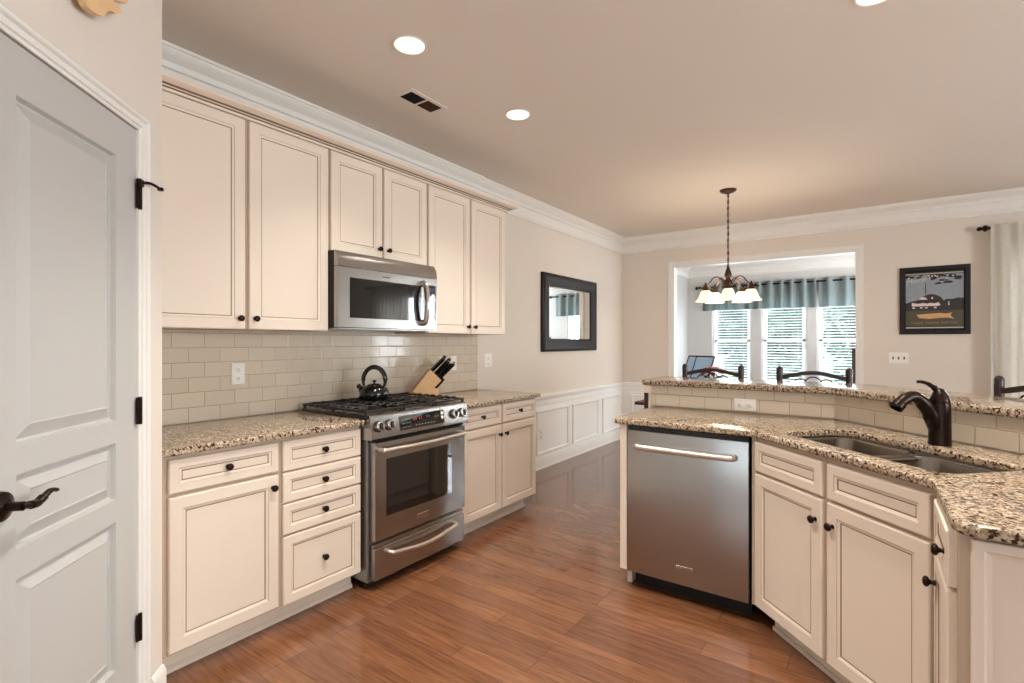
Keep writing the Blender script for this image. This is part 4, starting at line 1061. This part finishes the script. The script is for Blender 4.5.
for k in range(26):
    a = k*2.4; r = .02+.10*math.sqrt(k/26); z = .312-.35*r+random.uniform(-.012, .012)
    bm = B(); lathe(bm, [(0, -.012), (.016, -.006), (.021, .006), (.014, .018), (0, .021)], 10)
    for i in range(6):
        t = i*PI/3; c0 = Vector((0, 0, 0)); d1 = Vector((math.cos(t), math.sin(t), .45))*.034; d2 = Vector((-math.sin(t), math.cos(t), 0))*.016
        v = [bm.verts.new(q) for q in (c0, c0+d1*.6+d2, c0+d1, c0+d1*.6-d2)]; bm.faces.new(v)
    link('blossom', bm, 'berry', fl, (r*math.cos(a), r*math.sin(a), z))

# ------------------------------------------------------------------ sunroom and curtains
def wavy(bm, x0, x1, z0, z1, amp, period, y=0, n=14, flare=1.0, top_gap=0, th=.003):
    N = int((x1-x0)/period*n); rows = 7; G = []
    for j in range(rows+1):
        f = j/rows; z = z1+(z0-z1)*f; row = []
        for i in range(N+1):
            x = x0+(x1-x0)*i/N; ph = 2*PI*(x-x0)/period
            row.append((x, y+amp*(1+(flare-1)*f)*math.sin(ph+.4*math.sin(ph*.37)), z))
        G.append(row)
    for side, dy in ((1, 0), (-1, th)):
        V = [[bm.verts.new((p[0], p[1]+dy, p[2])) for p in r] for r in G]
        for j in range(rows):
            for i in range(N): bm.faces.new((V[j][i], V[j][i+1], V[j+1][i+1], V[j+1][i]))
va = thing('window_valance', 'sage blue-grey grommet valance above the sunroom windows', 'valance', (0, YS-.085, 0))
bm = B(); wavy(bm, .22, 2.06, 1.915, 2.40, .05, .17); wavy(bm, 2.10, 3.02, 1.91, 2.40, .045, .21); link('fabric', bm, 'valance', va, ang=80)
bm = B(); tube(bm, [(.14, 0, 2.345), (3.12, 0, 2.345)], .014, 10); lathe(bm, [(0, 0), (.03, .01), (.034, .03), (.02, .05), (0, .06)], 12, (3.12, 0, 2.345), axis='x'); lathe(bm, [(0, -.06), (.02, -.05), (.034, -.03), (.03, -.01), (0, 0)], 12, (.14, 0, 2.345), axis='x')
for x in (.3, 2.08, 2.95): tube(bm, [(x, 0, 2.345), (x, .083, 2.345)], .008, 8)
link('rod', bm, 'bronze', va, ang=60)
cr = tag(link('curtain_rod', (lambda b: (tube(b, [(3.72, 0, 2.405), (6.3, 0, 2.405)], .013, 10), lathe(b, [(0, -.10), (.016, -.092), (.022, -.075), (.012, -.06), (.03, -.045), (.032, -.03), (.016, -.012), (.013, 0)], 14, (3.735, 0, 2.405), axis='x'),
     [tube(b, [(x, 0, 2.405), (x, .09, 2.405)], .008, 8) for x in (3.80, 6.2)], b)[-1])(B()), 'bronze', None, (0, YB-.095, 0)), 'dark bronze curtain rod with turned finial on the back wall', 'curtain rod')
for x0, x1, lb in ((3.732, 4.36, 'sheer white curtain panel at the right edge of the photo'), (5.0, 6.1, 'unseen sheer white curtain panel widened to screen the window')):  # second panel is unseen, widened to cut window glare on the microwave
    bm = B(); wavy(bm, x0, x1, 0.02, 2.425, .022, .105, y=-.045, flare=1.25)
    tag(link('curtain', bm, 'sheer', None, (0, YB-.095, 0), ang=80), lb, 'curtain', 'dining curtains')
# sling chair in the sunroom
sl = thing('sling_chair', 'dark framed patio chair with pale blue sling in the sunroom', 'chair', (.23, 8.6, 0), math.radians(-28))
for sx in (-.28, .28):
    bm = B(); tube(bm, spline([(sx, -.30, 0), (sx, -.28, .40), (sx, -.2, .45), (sx, .15, .42), (sx, .28, .75), (sx, .42, 1.08)], 6), .014, 8); link('side_frame', bm, 'black', sl, ang=60)
    bm = B(); tube(bm, [(sx, .25, 0), (sx, .2, .42)], .013, 8); link('leg', bm, 'black', sl)
bm = B(); tube(bm, [(-.28, .42, 1.08), (.28, .42, 1.08)], .014, 8); tube(bm, [(-.1, .41, 1.075), (-.1, .2, .55)], .010, 8); link('top_bar', bm, 'black', sl)
bm = B(); pp = spline([(0, -.24, .44), (0, .13, .42), (0, .28, .75), (0, .405, 1.06)], 5)
a = [[bm.verts.new((x, p.y, p.z)) for p in pp] for x in (-.265, .265)]
for i in range(len(pp)-1): bm.faces.new((a[0][i], a[1][i], a[1][i+1], a[0][i+1]))
b_ = [[bm.verts.new((x, p.y+.004, p.z-.004)) for p in pp] for x in (-.265, .265)]
for i in range(len(pp)-1): bm.faces.new((b_[0][i+1], b_[1][i+1], b_[1][i], b_[0][i]))
link('sling', bm, 'sling', sl, ang=60)
cb = thing('tall_cabinet', 'dark wood cabinet edge in the sunroom against the right side of the opening', 'cabinet', (2.59, 8.55, 0))
link('carcass', boxm(0, .8, 0, .42, .06, 1.22), 'darkwood', cb, smooth=False)
link('top', boxm(-.015, .815, -.015, .43, 1.22, 1.245, .004), 'darkwood', cb)
for x0 in (.01, .405):
    d = link('door', boxm(x0, x0+.385, -.02, 0, .10, 1.2, .004), 'darkwood', cb); knob(d, x0+(.36 if x0 < .2 else .025), .68)
link('base', boxm(.03, .77, .03, .40, 0, .06), 'darkwood', cb, smooth=False)

# ------------------------------------------------------------------ outdoors
structure('ground', boxm(-25, 40, 10.15, 50, -.35, -.30), 'grass', smooth=False)
tag(link('driveway', boxm(-25, 40, 15.5, 21, -.30, -.285), 'concrete', smooth=False), 'pale concrete driveway seen through the sunroom blinds', 'driveway')
def tree(x, y, h, r, label, cat='tree', seed=0, trunk=True):
    random.seed(seed); t = thing('tree' if trunk else 'bush', label, cat, (x, y, -.3))
    if trunk:
        bm = B(); tube(bm, spline([(0, 0, 0), (.05, 0, h*.3), (-.03, .04, h*.6)], 4), [.13, .12, .115, .11, .10, .09, .08, .07, .06], 10); link('trunk', bm, 'bark', t, ang=60)
    bm = B()
    n = 620
    for k in range(n):
        th, u = random.uniform(0, 2*PI), random.uniform(-1, 1); q = random.uniform(.55, 1)**.5; s = math.sqrt(1-u*u)
        lump = 1+.25*math.sin(3*th+seed)*math.cos(4*u+seed)
        c0 = Vector((r*q*lump*s*math.cos(th), r*q*lump*s*math.sin(th), (h*.62 if trunk else h*.5)+(h*.40 if trunk else h*.5)*q*lump*u))
        z = random.uniform(.16, .42)*(1 if trunk else .6); d1 = Vector([random.uniform(-1, 1) for _ in range(3)]).normalized()*z; d2 = d1.orthogonal().normalized()*z*.5
        v = [bm.verts.new(p) for p in (c0, c0+d1*.5+d2, c0+d1, c0+d1*.5-d2)]; bm.faces.new(v)
    link('crown' if trunk else 'foliage', bm, 'foliage', t, smooth=False)
tree(-2.6, 14.6, 4.2, 1.7, 'leafy tree outside the left sunroom window', seed=1)
tree(.55, 13.9, 3.2, 1.0, 'leafy tree outside between the left and middle sunroom windows', seed=2)
tree(2.2, 22.5, 4.8, 2.0, 'distant tree beyond the driveway outside the middle window', seed=3)
tree(3.6, 14.5, 3.9, 1.3, 'leafy tree outside the right sunroom window', seed=4)
tree(-.7, 11.8, 1.3, .7, 'low bush below the left sunroom window', 'bush', 5, False)
tree(1.1, 11.7, 1.15, .6, 'low bush below the middle sunroom window', 'bush', 6, False)
tree(2.9, 12.0, 1.5, .7, 'rounded bush below the right sunroom window', 'bush', 7, False)
hs = thing('house', 'pale house across the driveway seen through the blinds', 'house', (2, 27, -.3))
link('wall', boxm(-9, 9, 0, 7, 0, 3.2), 'siding', hs, smooth=False)
bm = B(); prism(bm, [(-.6, 3.1), (7.6, 3.1), (3.5, 6)], 'x', -9.5, 9.5); link('roof', bm, 'grey', hs, smooth=False)
for x in (-6, -2.5, 1, 4.5): link('window', boxm(x, x+1.4, -.05, 0, 1.0, 2.4), 'blackglass', hs, smooth=False)
